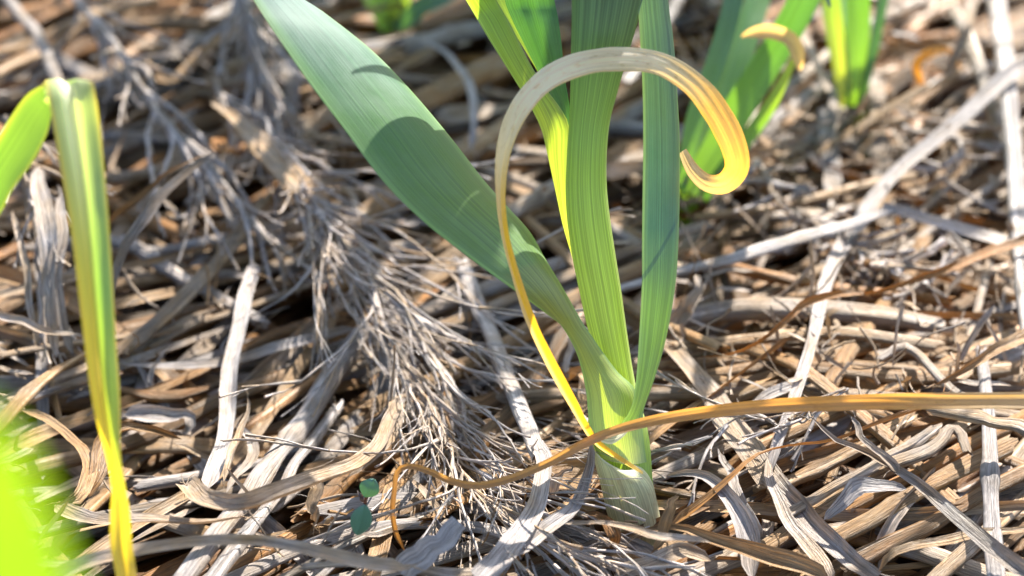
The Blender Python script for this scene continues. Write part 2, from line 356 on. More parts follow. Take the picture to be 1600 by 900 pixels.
HEROES = [
 # right side
 ('B', [(1600,98),(1500,182),(1425,250),(1372,308),(1330,365)], [26,25,24,24,24], 'pale', 'pale blue-grey flattened stalk slanting down past the bent white stalk', dict(h=[26,26,24,22,19], fold=.3, tw=(1,1.0,.3))),
 ('B', [(1335,352),(1292,440),(1266,520),(1242,600),(1216,690),(1204,748)], [25,25,24,23,21,16], 'white', 'pale folded straw dropping from under the bent white stalk to the thick split stalk', dict(h=[14,15,15,15,14,11], fold=.6, tw=(.95,1.2,.2))),
 ('S', [(985,446),(1100,415),(1200,386),(1300,358),(1385,330)], [20,22,23,24,22], 'pale', 'white straight arm of the bent stalk rising away from the garlic stem', dict(h=[14,19,22,24,26], flat=.5, tw=(.95,1.25,.2))),
 ('B', [(1378,326),(1400,330),(1480,350),(1580,380),(1640,392)], [18,26,26,24,22], 'pale', 'pale arm of the bent stalk sloping down beside the upright blue-grey stalk', dict(h=[26,26,23,19,14], fold=.5, ends=(0,0), tw=(.95,1.2,.2))),
 ('S', [(1552,-30),(1570,100),(1580,200),(1588,300),(1597,420),(1606,520)], [30,32,30,30,28,26], 'grey', 'thick upright blue-grey stalk with white sunlit patches at the edge', dict(h=[14,18,22,22,20,16], flat=.7, tw=(1,.95,.2))),
 ('S', [(1534,555),(1541,650),(1547,760),(1556,910)], [18,26,29,30], 'grey', 'upright pale stalk crossed by the broken stump under the long orange blade', dict(h=[10,14,15,14], flat=.7, tw=(1,1.0,.2))),
 ('B', [(1035,530),(1080,580),(1125,640),(1165,700),(1205,750)], [30,46,48,48,44], 'pale', 'thick split stalk running down from the right side of the garlic stem', dict(h=[9,10,10,10,9], fold=.12, curl=.12, ends=(.1,0))),
 ('B', [(1195,735),(1245,795),(1300,850),(1365,910)], [34,36,34,30], 'grey', 'frayed grey lower end of the thick split stalk', dict(h=[8,8,8,8], fold=.5, ends=(.06,0))),
 ('B', [(1198,715),(1212,765),(1240,820),(1275,870),(1305,915)], [10,26,28,26,22], 'white', 'smooth pale blade hanging below the folded straw towards the near edge', dict(h=[14,14,13,12,12], fold=.3)),
 ('B', [(1040,742),(1090,742),(1135,775),(1165,830),(1180,905)], [8,30,38,34,30], 'grey', 'blue-grey speckled blade arching over beside the garlic base', dict(h=[8,14,16,13,10], fold=.2, curl=.25, tw=(1,.95,1))),
 ('B', [(1120,705),(1140,740),(1160,790),(1180,850)], [8,18,26,30], 'grey', 'striped grey sheath standing between two arching blades', dict(h=[10,12,12,8], fold=.5)),
 ('B', [(1045,826),(1090,790),(1135,752),(1180,716),(1235,699),(1300,690),(1370,662),(1440,635),(1480,612)], [18,15,15,14,15,15,15,14,8], 'gold', 'twisted golden brown blade rising from the garlic base to the long orange blade', dict(h=[10,14,18,20,20,20,19,18,17], fold=.5, twist=2.2)),
 ('B', [(1272,655),(1305,690),(1350,705),(1410,740),(1470,790),(1530,838),(1620,905)], [6,16,22,26,28,30,32], 'dark', 'long twisted grey-brown blade ending in a pointed tip at its fork', dict(h=[26,25,24,22,20,19,18], fold=.7, twist=-.6, tw=(.8,.75,.8))),
 ('B', [(1328,650),(1345,685),(1372,712),(1410,742)], [6,18,20,14], 'dark', 'short leaf tip forking off the long twisted grey-brown blade', dict(h=[30,28,25,22], fold=.7, tw=(.85,.85,.6))),
 ('B', [(1000,828),(1060,826),(1120,846),(1190,866),(1260,890),(1300,912)], [8,20,32,34,32,26], 'tan', 'broad tan blade with sunlit patch in front of the garlic base', dict(h=[14,16,16,15,14,13], fold=.25, curl=.15)),
 ('B', [(1376,895),(1392,868),(1420,855),(1480,846),(1540,832),(1620,826)], [10,16,16,14,12,10], 'tan', 'thin tan blade bent in a hook near the lower front', dict(h=[16,20,20,18,16,14], fold=.3)),
 ('B', [(1285,812),(1312,790),(1336,762),(1360,757),(1420,762)], [10,26,30,18,10], 'grey', 'short blue-grey speckled blade folded at a corner', dict(h=[12,15,17,17,14], fold=.15, tw=(1,.95,1))),
 ('S', [(1478,642),(1530,652),(1580,664),(1640,680)], [24,30,30,30], 'tan', 'broken speckled stump of straw lying over the long orange blade', dict(h=[24,25,25,25], flat=.75, tw=(.6,1.1,.9))),
 ('B', [(1640,364),(1560,388),(1480,418),(1400,445),(1350,460),(1355,450)], [20,17,15,14,12,6], 'gold', 'golden thin blade crossing in front of the upright blue-grey stalk', dict(h=[26,25,23,21,19,18], fold=.5, twist=1.5)),
 ('B', [(1352,462),(1310,458),(1262,470),(1225,497),(1195,528),(1150,548),(1090,560)], [8,14,12,10,9,7,5], 'gold', 'wiry curved golden blade laid over the pale folded straw', dict(h=[19,20,20,19,17,14,10], fold=.5, twist=2.2)),
 ('B', [(1640,505),(1590,530),(1540,552),(1490,582),(1455,602)], [26,22,18,16,8], 'gold', 'golden frayed blade pointing down to the long orange blade', dict(h=[20,20,19,18,16], fold=.5, twist=1.2, tw=(.35,1.2,.5))),
 ('S', [(1060,497),(1150,486),(1250,484),(1350,492),(1465,508)], [34,38,38,36,32], 'pale', 'thick level pale stalk beneath the clustered seed stubs', dict(h=[5,7,8,8,6], flat=.7)),
 ('S', [(1110,610),(1190,590),(1290,560),(1400,530)], [20,24,24,20], 'tan', 'plain tan stalk lying under the wiry golden blade', dict(h=5, flat=.7)),
 ('S', [(1370,560),(1420,545),(1490,610),(1540,640)], [12,14,16,14], 'pale', 'thin pale stalk kinked above the orange blade near the upright stalk', dict(h=12, flat=.7)),
 ('B', [(1050,520),(1072,480),(1092,450),(1085,430)], [26,30,24,8], 'pale', 'short pale leaf end curling up right beside the garlic stem', dict(h=[8,14,20,22], fold=.4, curl=.3)),
 ('S', [(1190,860),(1280,800),(1380,740),(1500,672)], [26,28,28,28], 'tan', 'parallel tan stalk, nearest to the arching speckled blade', dict(h=5)),
 ('S', [(1240,880),(1340,822),(1450,762),(1560,700)], [30,32,32,30], 'tan', 'parallel tan stalk passing under the fork of the twisted blade', dict(h=6)),
 ('S', [(1330,880),(1420,835),(1520,780),(1630,720)], [34,36,36,34], 'brown', 'thick brown stalk emerging below the hooked tan blade', dict(h=5)),
 ('S', [(1200,770),(1270,735),(1340,700),(1420,655)], [20,24,26,24], 'tan', 'tan stalk under the golden twisted blade with bright upper rim', dict(h=5)),
 ('S', [(1240,800),(1300,762),(1390,715),(1460,672)], [18,20,20,18], 'pale', 'slim pale stalk squeezed between two tan parallel stalks', dict(h=9)),
 ('S', [(1400,725),(1450,700),(1490,668),(1510,700)], [22,26,22,16], 'pale', 'pale stalk end bent back behind the twisted forked blade', dict(h=11)),
 ('B', [(1110,650),(1160,640),(1220,612),(1290,590)], [14,18,20,16], 'grey', 'grey blade tucked below the orange blade behind the split stalk', dict(h=8)),
 ('S', [(1060,545),(1180,528),(1320,520),(1450,540)], [22,26,26,24], 'tan', 'long level tan stalk next below the thick level pale stalk', dict(h=9, flat=.7)),
 ('S', [(1090,400),(1200,430),(1330,452),(1470,470)], [16,20,20,18], 'gold', 'long golden stalk gently falling below the straight arm of the bent stalk', dict(h=8, flat=.7)),
 ('S', [(1080,590),(1220,575),(1400,590),(1560,580)], [20,24,26,24], 'tan', 'long level tan stalk just behind the long orange blade', dict(h=6, flat=.6)),
 ('S', [(1090,340),(1220,322),(1350,290),(1480,262)], [16,20,20,18], 'tan', 'blurred tan stalk gently rising behind the bent white stalk', dict(h=8, flat=.7)),
 ('S', [(1180,700),(1320,640),(1450,585),(1590,520)], [22,26,28,26], 'tan', 'long tan stalk rising under the orange blade to the upright blue-grey stalk', dict(h=4, flat=.7, tw=(.3,1.1,.3))),
 ('S', [(1340,790),(1450,730),(1560,672),(1640,625)], [24,28,28,26], 'gold', 'long golden brown stalk rising under the upright pale stalk', dict(h=5, flat=.7)),
 ('B', [(915,800),(940,812),(962,838),(955,862)], [8,22,24,10], 'brown', 'torn brown skin scrap stuck against the near side of the garlic foot', dict(h=[16,17,15,10], fold=.4)),
 ('B', [(1020,862),(1036,835),(1048,800),(1062,775)], [10,20,18,8], 'tan', 'tan skin scrap leaning up on the far side of the garlic foot', dict(h=[12,16,20,20], fold=.5)),
 # middle
 ('S', [(728,415),(758,500),(786,572),(812,640),(846,708)], [24,27,27,28,28], 'pale', 'long white stalk lying upright between seed head and yellow loop', dict(h=[7,9,11,13,16], flat=.75, tw=(.95,1.25,.1))),
 ('B', [(840,695),(850,725),(838,790),(800,850),(752,910)], [26,28,26,34,40], 'pale', 'white kinked lower arm of the long stalk widening to the near edge', dict(h=[17,19,20,21,21], fold=.5, ends=(0,0), tw=(1,1.15,.2))),
 ('B', [(922,685),(918,730),(902,780),(885,802),(840,838),(800,872)], [10,15,18,28,24,20], 'pale', 'pale frayed blade leaning on the left of the garlic base', dict(h=[30,22,18,18,17,17], fold=.5, tw=(.95,1.05,.5))),
 ('B', [(720,815),(690,845),(645,880),(625,900)], [34,42,42,40], 'pale', 'short grey-white blade with a square cut end', dict(h=[26,23,20,17], fold=.25, ends=(0,0), tw=(1,1.1,.4))),
 ('S', [(520,800),(600,782),(700,786),(800,806),(905,832)], [40,46,46,40,34], 'grey', 'wide weathered grey stalk right beside the seedling', dict(h=4, flat=.35, tw=(1,.8,.4))),
 ('S', [(520,842),(620,820),(720,822),(820,842)], [22,28,26,22], 'grey', 'ribbed grey stalk in front of the wide weathered one', dict(h=6, flat=.5)),
 ('S', [(480,800),(560,735),(680,672),(800,618)], [30,34,34,32], 'gold', 'golden tan stalk rising from the seedling under the seed head', dict(h=4, tw=(.25,.85,.3))),
 ('B', [(560,790),(640,752),(720,720),(810,700)], [40,50,48,40], 'tan', 'broad ribbed tan blade under the hooked orange tip', dict(h=3, fold=.1, tw=(.35,.85,.3))),
 ('B', [(820,758),(880,742),(945,748),(960,790)], [46,58,60,50], 'tan', 'wide striped tan husk tucked against the left of the garlic base', dict(h=5, fold=.1, curl=.2, tw=(.35,1.1,.1))),
 ('B', [(840,820),(900,800),(945,790),(980,800)], [16,20,20,14], 'tan', 'tan strip in front of the striped husk', dict(h=7, fold=.3)),
 ('B', [(862,775),(874,745),(892,735),(895,728)], [12,16,12,3], 'white', 'small white torn tip in front of the striped husk', dict(h=[10,15,18,20], fold=.5)),
 ('B', [(880,818),(960,824),(1030,836),(1110,850)], [10,17,17,10], 'pale', 'pale narrow blade crossing the very foot of the garlic stem', dict(h=[18,26,28,24], fold=.5)),
 ('B', [(960,905),(1020,880),(1070,860),(1110,875)], [28,34,30,20], 'pale', 'pale ribbed blade below the garlic foot', dict(h=[10,12,12,10], fold=.3)),
 ('B', [(890,870),(950,850),(1000,856),(1040,880)], [26,30,26,16], 'brown', 'purplish brown husk scrap at the foot of the garlic', dict(h=[8,10,10,8], fold=.3, tw=(.8,.6,.4))),
 ('S', [(870,905),(940,880),(1020,868),(1100,830)], [24,26,26,24], 'tan', 'tan stalk passing below the garlic foot', dict(h=5)),
 ('S', [(620,560),(660,600),(760,640),(880,650)], [18,20,22,20], 'brown', 'brown stalk behind the white stalk under the seed head', dict(h=3)),
 ('B', [(880,600),(905,585),(915,600),(905,650)], [24,34,34,20], 'tan', 'striped tan leaf tip behind the yellow loop base', dict(h=[5,10,12,8], fold=.1, curl=.3, tw=(.5,1.2,.2))),
 ('B', [(900,505),(893,540),(886,590)], [12,14,8], 'white', 'white torn sliver between yellow loop and green sheath', dict(h=[14,12,8], fold=.5)),
 # left
 ('B', [(402,415),(386,470),(366,545),(360,620),(352,690),(322,765)], [20,24,24,24,26,28], 'pale', 'pale blue-grey stalk standing upright above the curled blade end', dict(h=[10,14,17,18,18,16], fold=.45, tw=(1,1.15,.5))),
 ('B', [(380,618),(388,640),(378,672),(362,720),(350,750)], [3,12,15,14,8], 'pale', 'small pointed leaf curling from the pale upright stalk', dict(h=[30,27,24,20,17], fold=.6)),
 ('B', [(362,650),(392,690),(396,720),(370,745),(352,770)], [6,14,20,18,8], 'grey', 'brown-grey scrap looping beside the pale upright stalk', dict(h=[14,15,14,14,12], fold=.4)),
 ('S', [(560,530),(490,632),(430,712),(372,790),(330,845),(278,915)], [30,36,38,38,38,38], 'pale', 'long thick pale stalk slanting under the curled blade', dict(h=[8,11,13,13,11,9], flat=.7, tw=(.9,1.1,.3))),
 ('S', [(522,640),(470,715),(428,775),(392,822),(330,910)], [26,27,27,28,28], 'pale', 'slimmer pale stalk parallel to the long thick one', dict(h=[7,10,12,12,10], flat=.6, tw=(1,1.05,.3))),
 ('B', [(284,758),(318,782),(380,796),(440,780),(500,752),(560,728),(600,690),(625,620)], [34,46,46,40,34,28,24,22], 'pale', 'broad pale blade with a curled blunt end lying over two slanting stalks', dict(h=[22,27,28,27,25,22,20,18], fold=.2, curl=.3, ends=(0,.05), tw=(.7,1.2,.35))),
 ('B', [(86,788),(120,805),(180,815),(250,814),(320,818),(385,806)], [22,30,28,24,30,10], 'pale', 'pale blade with a bent end lying behind the hanging yellow tip', dict(h=[15,17,18,18,18,16], fold=.3, twist=.8, tw=(.7,1.2,.3))),
 ('B', [(60,915),(130,882),(210,860),(300,848),(400,848),(480,862),(560,880),(640,888)], [26,26,24,24,22,24,26,24], 'pale', 'long arched pale blade along the near edge under the yellow tip', dict(h=[24,27,29,30,30,29,27,25], fold=.35, tw=(.65,1.4,.15))),
 ('B', [(-20,872),(60,878),(150,882)], [14,16,12], 'white', 'whitish strip at the corner touching the long arched blade', dict(h=[22,22,22], fold=.3)),
 ('S', [(480,885),(560,880),(640,893),(760,900)], [14,22,24,24], 'pale', 'pale stalk at the near edge under the cut blade', dict(h=[15,16,16,15])),
 ('B', [(118,785),(150,745),(168,700),(196,668),(232,672),(285,684)], [24,30,26,34,40,8], 'tan', 'crumpled brown leaf scrap with an orange glowing tip', dict(h=[12,17,20,23,22,18], fold=.1, curl=.35, wav=.12, tw=(.3,.8,.5))),
 ('B', [(190,650),(250,655),(295,650),(300,672),(280,675)], [30,40,36,26,8], 'grey', 'translucent grey leaf loop behind the crumpled brown scrap', dict(h=[9,12,15,13,10], fold=.1, curl=.3)),
 ('B', [(35,640),(80,655),(115,690),(133,730),(125,775),(95,790)], [14,18,22,22,24,20], 'tan', 'brownish blade bending down to the end of the pale blade', dict(h=[14,16,18,18,17,16], fold=.4, twist=.8)),
 ('B', [(334,238),(290,272),(248,315),(212,365),(188,425),(172,500)], [12,22,24,22,20,12], 'dark', 'dark ribbed curved blade with a blunt top beside the hanging leaf', dict(h=[58,52,45,38,28,14], fold=.75, ends=(0.02,.05), tw=(.8,.75,.8))),
 ('B', [(322,240),(280,262),(235,295),(195,330),(165,362)], [6,12,14,14,12], 'gold', 'golden curved blade arching behind the dark ribbed one', dict(h=[55,48,40,32,22], fold=.5, tw=(.3,.9,.3))),
 ('B', [(58,262),(68,330),(74,400),(78,470),(85,560)], [20,32,28,20,14], 'white', 'sunlit ragged white blade hanging straight down', dict(h=[45,40,32,24,12], fold=.3)),
 ('B', [(100,300),(92,370),(86,440),(104,520),(118,560)], [12,24,24,14,10], 'grey', 'grey ragged blade between the white one and the hanging leaf', dict(h=[42,36,28,18,10], fold=.5)),
 ('B', [(22,330),(40,400),(46,480),(60,560)], [6,12,12,6], 'pale', 'narrow torn strip beside the ragged white blade', dict(h=[36,30,20,10], fold=.5)),
 ('B', [(-10,492),(40,505),(80,520),(124,523)], [12,15,15,8], 'pale', 'pale twisted strip reaching to the hanging leaf', dict(h=[20,21,22,22], fold=.6)),
 ('S', [(-30,690),(30,630),(80,585),(128,555)], [24,28,26,22], 'tan', 'tan sunlit stalk rising to the hanging leaf behind the green blur', dict(h=[12,14,14,12], tw=(.4,1.35,.2))),
 ('B', [(188,568),(270,572),(360,565),(450,540),(560,512)], [12,20,22,22,18], 'grey', 'level grey blade crossing behind the pale upright stalk', dict(h=[10,11,11,10,9], fold=.3)),
 ('S', [(190,612),(260,620),(340,600)], [16,20,16], 'brown', 'short brown stalk under the level grey blade', dict(h=6)),
 ('S', [(190,545),(250,500),(320,430),(372,370),(410,310)], [26,28,28,26,22], 'tan', 'brown speckled stalk slanting up to the seed head stem', dict(h=[8,10,11,11,10], flat=.5, tw=(.6,.8,.8))),
 ('S', [(205,380),(280,430),(340,465),(400,500)], [22,24,24,20], 'grey', 'dull stalk falling towards the pale upright stalk', dict(h=3)),
 ('S', [(190,660),(300,590),(420,530),(520,500)], [24,26,26,24], 'brown', 'brown stalk in shade below the level grey blade', dict(h=2)),
 ('B', [(235,600),(243,570),(268,542)], [10,10,3], 'grey', 'tiny upright splinter over the level grey blade', dict(h=[12,16,20], fold=.4)),
 ('B', [(494,752),(492,790),(490,824)], [24,22,10], 'pale', 'pale folded flap hanging beside the seedling', dict(h=[22,17,10], fold=.3)),
 ('B', [(625,620),(612,670),(598,700),(545,745)], [22,26,20,10], 'pale', 'twisted pale leaf flap hanging beside the thin seed branches', dict(h=[18,17,16,14], fold=.5, twist=1.0)),
 ('S', [(230,760),(300,720),(380,690),(480,650)], [30,34,34,30], 'brown', 'shaded brown stalk behind the curled blade end', dict(h=1)),
 # back, out of focus
 ('S', [(560,340),(640,290),(720,245),(800,190)], [36,40,40,36], 'tan', 'thick tan stalk behind the big blue-green leaf, nearer one', dict(h=6)),
 ('S', [(590,190),(680,150),(770,105),(860,60)], [38,44,44,40], 'tan', 'thickest tan stalk between the big leaf and the stem, farther back', dict(h=8, tw=(.4,1.15,.1))),
 ('S', [(640,70),(720,50),(790,40)], [30,34,30], 'grey', 'grey blurred stalk above the thickest tan stalk', dict(h=6)),
 ('B', [(655,62),(700,85),(732,130),(742,190),(738,235)], [8,12,14,14,10], 'pale', 'blurred pale blade bent like a hook between big leaf and stem', dict(h=[16,20,22,18,10], fold=.3, tw=(1,1.2,.1))),
 ('S', [(795,335),(850,302),(905,272)], [24,26,24], 'pale', 'pale stalk piece showing through the yellow loop', dict(h=8)),
 ('B', [(215,100),(270,125),(330,70),(420,30)], [14,20,20,16], 'tan', 'tan blurred blade lying over the dark hollow at the back', dict(h=[18,18,18,14])),
 ('S', [(150,40),(260,38),(380,34),(500,20)], [22,26,26,24], 'gold', 'level golden brown stalk blurred at the back', dict(h=8, tw=(.3,.8,.1))),
 ('S', [(0,-20),(60,60),(95,130)], [18,20,18], 'grey', 'grey blurred stalk falling towards the top of the hanging leaf', dict(h=22)),
 ('B', [(412,100),(402,150),(396,200)], [28,34,12], 'grey', 'broad grey blurred leaf tip beside the big leaf, pointing down', dict(h=[22,16,8], ends=(.05,.4))),
 ('B', [(452,90),(458,150),(445,205)], [22,28,8], 'grey', 'narrow grey blurred leaf tip with white end beside the big leaf', dict(h=[24,18,8], ends=(.05,.4))),
 ('B', [(1235,20),(1270,90),(1300,150)], [16,18,12], 'pale', 'blurred pale blade between the two rear garlic plants', dict(h=14)),
 ('B', [(1525,-20),(1505,60),(1480,120)], [16,18,14], 'pale', 'blurred pale blade leaning at the back near the upright stalk', dict(h=[30,22,10])),
 ('B', [(1440,150),(1430,110),(1448,88),(1480,82),(1500,110)], [14,20,18,16,12], 'gold', 'small orange glowing leaf hoop at the back', dict(h=[6,14,20,18,8], curl=.2, tw=(.72,.36,.05), mat=YELLOW)),
 ('S', [(1360,195),(1420,180),(1445,150),(1500,110)], [16,20,20,18], 'tan', 'tan blurred stalk by the orange leaf hoop', dict(h=10)),
 ('B', [(1290,165),(1292,210),(1300,260),(1305,310)], [26,30,30,26], 'grey', 'grey flat blurred blade in front of the rear garlic plant', dict(h=6)),
 ('B', [(330,160),(375,195),(430,245),(490,310),(540,370)], [8,40,46,40,20], 'white', 'broad ragged white husk in full sun over the seed head', dict(h=[30,32,30,26,20], fold=.5, wav=.08, tw=(.6,1.5,.1))),  # full sun on the husk is put into its raised brightness
 ('B', [(350,190),(400,235),(450,290),(480,340)], [6,26,26,12], 'white', 'smaller ragged strip beside the broad white husk', dict(h=[22,26,26,20], fold=.5, tw=(.5,1.4,.1))),
 ('B', [(335,215),(350,235),(375,245)], [14,24,10], 'gold', 'orange leaf scrap glowing beside the white husk', dict(h=[22,24,20], tw=(0,1.2,.1))),
]
hero_px = []
for k_, pts, wpx, tone, label, kw in HEROES:
    hero(k_, pts, wpx, tone, label, **kw)

# ------------------------------------------------------------------ more single straws, scattered in the upper layer
MARKS = [('the foot of the garlic stem', 990, 810), ('the red-hearted seedling', 570, 790), ('the hanging yellow-green leaf', 165, 480),
 ('the middle of the big blue-green leaf', 620, 250), ('the curled end of the yellow loop', 1120, 280), ('the kink of the bent white stalk', 1385, 330),
 ('the fork of the twisted blade', 1340, 690), ('the curled blunt blade end', 300, 775), ('the upright blue-grey stalk', 1580, 230),
 ('the broad white husk', 440, 250), ('the orange leaf hoop', 1465, 110), ('the thick split stalk', 1130, 640), ('the dark ribbed blade top', 330, 245),
 ('the crumpled brown scrap', 230, 680), ('the hooked orange blade tip', 620, 760), ('the clustered seed stubs', 1400, 430), ('the hooked pale blade', 735, 160),
 ('the green blur in the corner', 60, 760), ('the hooked tan blade', 1420, 855), ('the small rear garlic plant', 1330, 150), ('the pale upright stalk', 365, 560),
 ('the end of the seed head', 760, 720), ('the far rear garlic plant', 630, 30), ('the broken stump', 1490, 645), ('the fold of the hanging leaf', 90, 130),
 ('the narrow right-hand blade', 1030, 420), ('the cut blade', 700, 830)]
used = {}
scattered = []
def place_label(P, W, tone, kind):
    x, y = proj(P.mean(0)); a = proj(P[0]); b = proj(P[-1])
    an = math.degrees(math.atan2(-(b[1]-a[1]), b[0]-a[0])) % 180
    ori = 'level' if an < 15 or an > 165 else 'gently rising' if an < 35 else 'steeply rising' if an < 75 else 'upright' if an < 105 else 'steeply falling' if an < 145 else 'gently falling'
    mk = min(MARKS, key=lambda m: math.hypot(m[1]-x, m[2]-y)); d = math.hypot(mk[1]-x, mk[2]-y)
    rel = ('behind' if y < mk[2] else 'in front of') if abs(y-mk[2]) > 1.0*abs(x-mk[1]) else ('right of' if x > mk[1] else 'left of')
    if d < 28: rel = 'across'
    elif d < 80: rel = 'just '+rel
    elif d > 170: rel = 'well '+rel
    wt = 'thin' if W < .0036 else 'medium' if W < 0.0052 else 'thick'
    tn = {'pale': 'pale', 'grey': 'grey', 'tan': 'tan', 'gold': 'golden', 'brown': 'brown', 'white': 'white', 'dark': 'dark'}[tone]
    return [wt, tn, ori, kind, rel, mk[0]], (x, y)
def scatter(N):
    made = 0; tries = 0
    while made < N and tries < N*12:
        tries += 1
        px = rng.uniform(-20, 1620); py = rng.uniform(5, 890)
        if 870 < px < 1060 and py > 300 and rng.random() < .6: continue
        p = G(px, py, 0)
        u = rng.random()
        ang = math.radians(rng.normal(40, 16)) if u < 0.62 else rng.uniform(0, PI)
        L = rng.uniform(.06, .21); W = float(np.clip(rng.normal(.0041, .0012), .0018, .0075))*(1+.6*float(np.clip(p[1]/.4, 0, 1)))
        # keep the layer loose over the dark hollows
        if any((px-hx)**2/(rx*rx)+(py-hy)**2/(ry*ry) < 1 for hx, hy, rx, ry in ((300,160,170,70),(330,400,120,60),(270,560,90,50),(870,330,60,50),(1460,720,90,40),(760,190,60,40))) and rng.random() < .8: continue
        right = px > 1000
        tone = rng.choice(['brown', 'tan', 'grey', 'gold', 'pale', 'white', 'dark'], p=[.08, .36, .10, .12, .26, .06, .02] if right else [.13, .30, .20, .06, .26, .02, .03])
        kind = 'S' if rng.random() < .66 else 'B'
        h = rng.uniform(-.009, .006)
        n = int(np.clip(L/.005, 10, 30))
        P = randpath(p[0], p[1], ang, L, h, n, bend=.14 if kind == 'B' else .03, slope=.05)
        lab, c = place_label(P, W, tone, 'stalk' if kind == 'S' else 'blade')
        if not (0 < c[0] < 1600 and 0 < c[1] < 900): continue
        mb = MB()
        if kind == 'S': stalk(mb, P, W, tint(tone), flat=rng.uniform(.45, .9), k=12, crease=rng.choice([0, .1]))
        else: blade(mb, P, W*rng.uniform(.8, 1.5), tint(tone), fold=rng.uniform(0, .7), curl=rng.uniform(-.1, .35), twist=rng.normal(0, .8), k=15, ends=(rng.choice([.02, .3]), rng.choice([.02, .4])), wav=rng.choice([0, .06]))
        fray(mb, P, W, tint(tone))
        o = mb.build('straw_stalk' if kind == 'S' else 'dry_blade', STRAW); recentre(o)
        scattered.append((o, lab, c, kind, L)); made += 1
    # labels: ordinal only where two straws would otherwise read alike
    ordn = ['nearest', 'second nearest', 'third nearest', 'fourth nearest', 'fifth nearest']
    from collections import defaultdict
    g = defaultdict(list)
    for r in scattered: g[' '.join(r[1])].append(r)
    mkxy = {m[0]: (m[1], m[2]) for m in MARKS}
    for key, L_ in g.items():
        L_.sort(key=lambda r: math.hypot(r[2][0]-mkxy[r[1][5]][0], r[2][1]-mkxy[r[1][5]][1]))
        for i, (o, lab, c, kind, LL) in enumerate(L_):
            wt, tn, ori, kd, rel, mk = lab
            mk = mk.replace('the middle of ', '') if len(L_) > 1 else mk; rel = rel.replace('in front of', 'before') if len(L_) > 1 else rel; kd = kd
            t = f'{wt} {tn} {ori} {kd} {rel} {mk}' if len(L_) == 1 else f'{wt} {tn} {ori} {kd} {rel} {mk}, {ordn[i]} such'
            tag(o, t, 'straw stalk' if kind == 'S' else 'dry blade', GR[kind])
scatter(235)

# ------------------------------------------------------------------ wispy seed heads
def seed_head(label, pts, hh, wpx, nb, blen, spread, tone, bw=.0007, fork=2, seed=1, side=0.0, droop=.02):
    r = np.random.default_rng(seed)
    root = empty('seed_head')
    P = np.array([G(x, y, h/1000) for (x, y), h in zip(pts, hh)]); n = 40; P = catmull(P, n)
    W = np.linspace(wpx[0], wpx[1], n)*depth(P[n//2])/FOCAL
    mb = MB(); hair(mb, P+0.0006*np.stack([sm(n, 12, r)]*3, 1), W, tint(tone), 7); mb.build('stem', STRAW, root)
    T = np.gradient(P, axis=0); T /= np.linalg.norm(T, axis=1)[:, None]
    for b in range(nb):
        i = int(n*(0.04+0.88*(b+r.random())/nb)); i = min(i, n-1)
        mb = MB(); sgn = 1 if b % 2 else -1
        a = sgn*abs(r.normal(spread, spread*.6))+side
        L0 = blen*r.uniform(.55, 1.25)
        def strand(p0, t0, L, w0, lev):
            m = max(6, int(L/.004)); Q = [p0]; bendv = r.normal(0, .03, 3)*np.array([1, 1, .5]); t = t0.copy(); st = L/m
            for q in range(m):
                t = t + r.normal(0, .08, 3)*np.array([1, 1, .7])+bendv; t[2] -= droop
                t /= np.linalg.norm(t)
                c = Q[-1]+t*st
                z0 = H(c[0], c[1])+.003
                if c[2] < z0: c[2] = z0; t[2] = abs(t[2])*.3
                Q.append(c)
            Q = np.array(Q); k = len(Q)
            w_ = np.linspace(w0, w0*.45, k)*(1+.45*np.abs(sm(k, k/2, r)))
            w_[-1] *= 1.9; w_[-2] *= 1.3
            hair(mb, Q, w_, (float(np.clip(.88+r.normal(0, .10), 0, 1)), r.uniform(1.15, 1.8), r.random()*.5), 5)
            if lev > 0:
                for _ in range(r.integers(2, 4)):
                    j = r.integers(1, k-2); tt = Q[j+1]-Q[j]; tt /= np.linalg.norm(tt)
                    ax = r.normal(0, .13, 3); tt = tt+ax; tt /= np.linalg.norm(tt)
                    strand(Q[j], tt, L*r.uniform(.18, .5), w0*.72, lev-1)
        ca, sa = math.cos(a), math.sin(a); t = T[i].copy()
        t = np.array([t[0]*ca-t[1]*sa, t[0]*sa+t[1]*ca, t[2]+r.normal(.03, .10)]); t /= np.linalg.norm(t)
        strand(P[i], t, L0, bw*r.uniform(.6, 2.1), fork)
        mb.build('branch', STRAW, root)
    tag(root, label, 'seed head', 'wispy dry seed heads in the mulch')
    return root
seed_head('large grey wispy seed head running from the white husk to the white stalk', [(330,130),(420,235),(500,330),(580,430),(650,520),(730,640)], [26,26,26,24,20,12], (10, 5), 60, .085, .10, 'pale', bw=.00052, seed=3, droop=.012)
seed_head('tangled pale seed head ending by the white kinked stalk', [(560,500),(620,570),(680,660),(740,730),(810,790),(880,840)], [14,14,13,11,10,9], (7, 4), 28, .075, .10, 'pale', bw=.00045, seed=4, droop=.014, side=.0)
seed_head('long stringy pale seed head lying between the level grey blade and the white husk', [(430,250),(520,400),(600,520),(680,620),(740,700)], [20,22,20,16,12], (8, 4), 32, .08, .11, 'pale', bw=.0005, seed=31, droop=.012)
seed_head('blurred blue-grey seed head behind the dark ribbed blade', [(110,-20),(190,90),(260,190),(350,290),(430,380)], [24,26,26,24,18], (14, 6), 26, .07, .15, 'grey', bw=.0009, seed=5)
seed_head('sunlit blurred seed head hanging beside the top of the big leaf', [(370,-60),(385,20),(400,90),(420,150)], [40,36,28,20], (12, 6), 30, .06, .2, 'white', bw=.0010, seed=6)
seed_head('clustered bright seed stubs under the kink of the bent white stalk', [(1250,330),(1330,385),(1400,425),(1480,465)], [10,14,14,10], (10, 5), 26, .022, .9, 'white', bw=.0012, seed=7, droop=-.02)
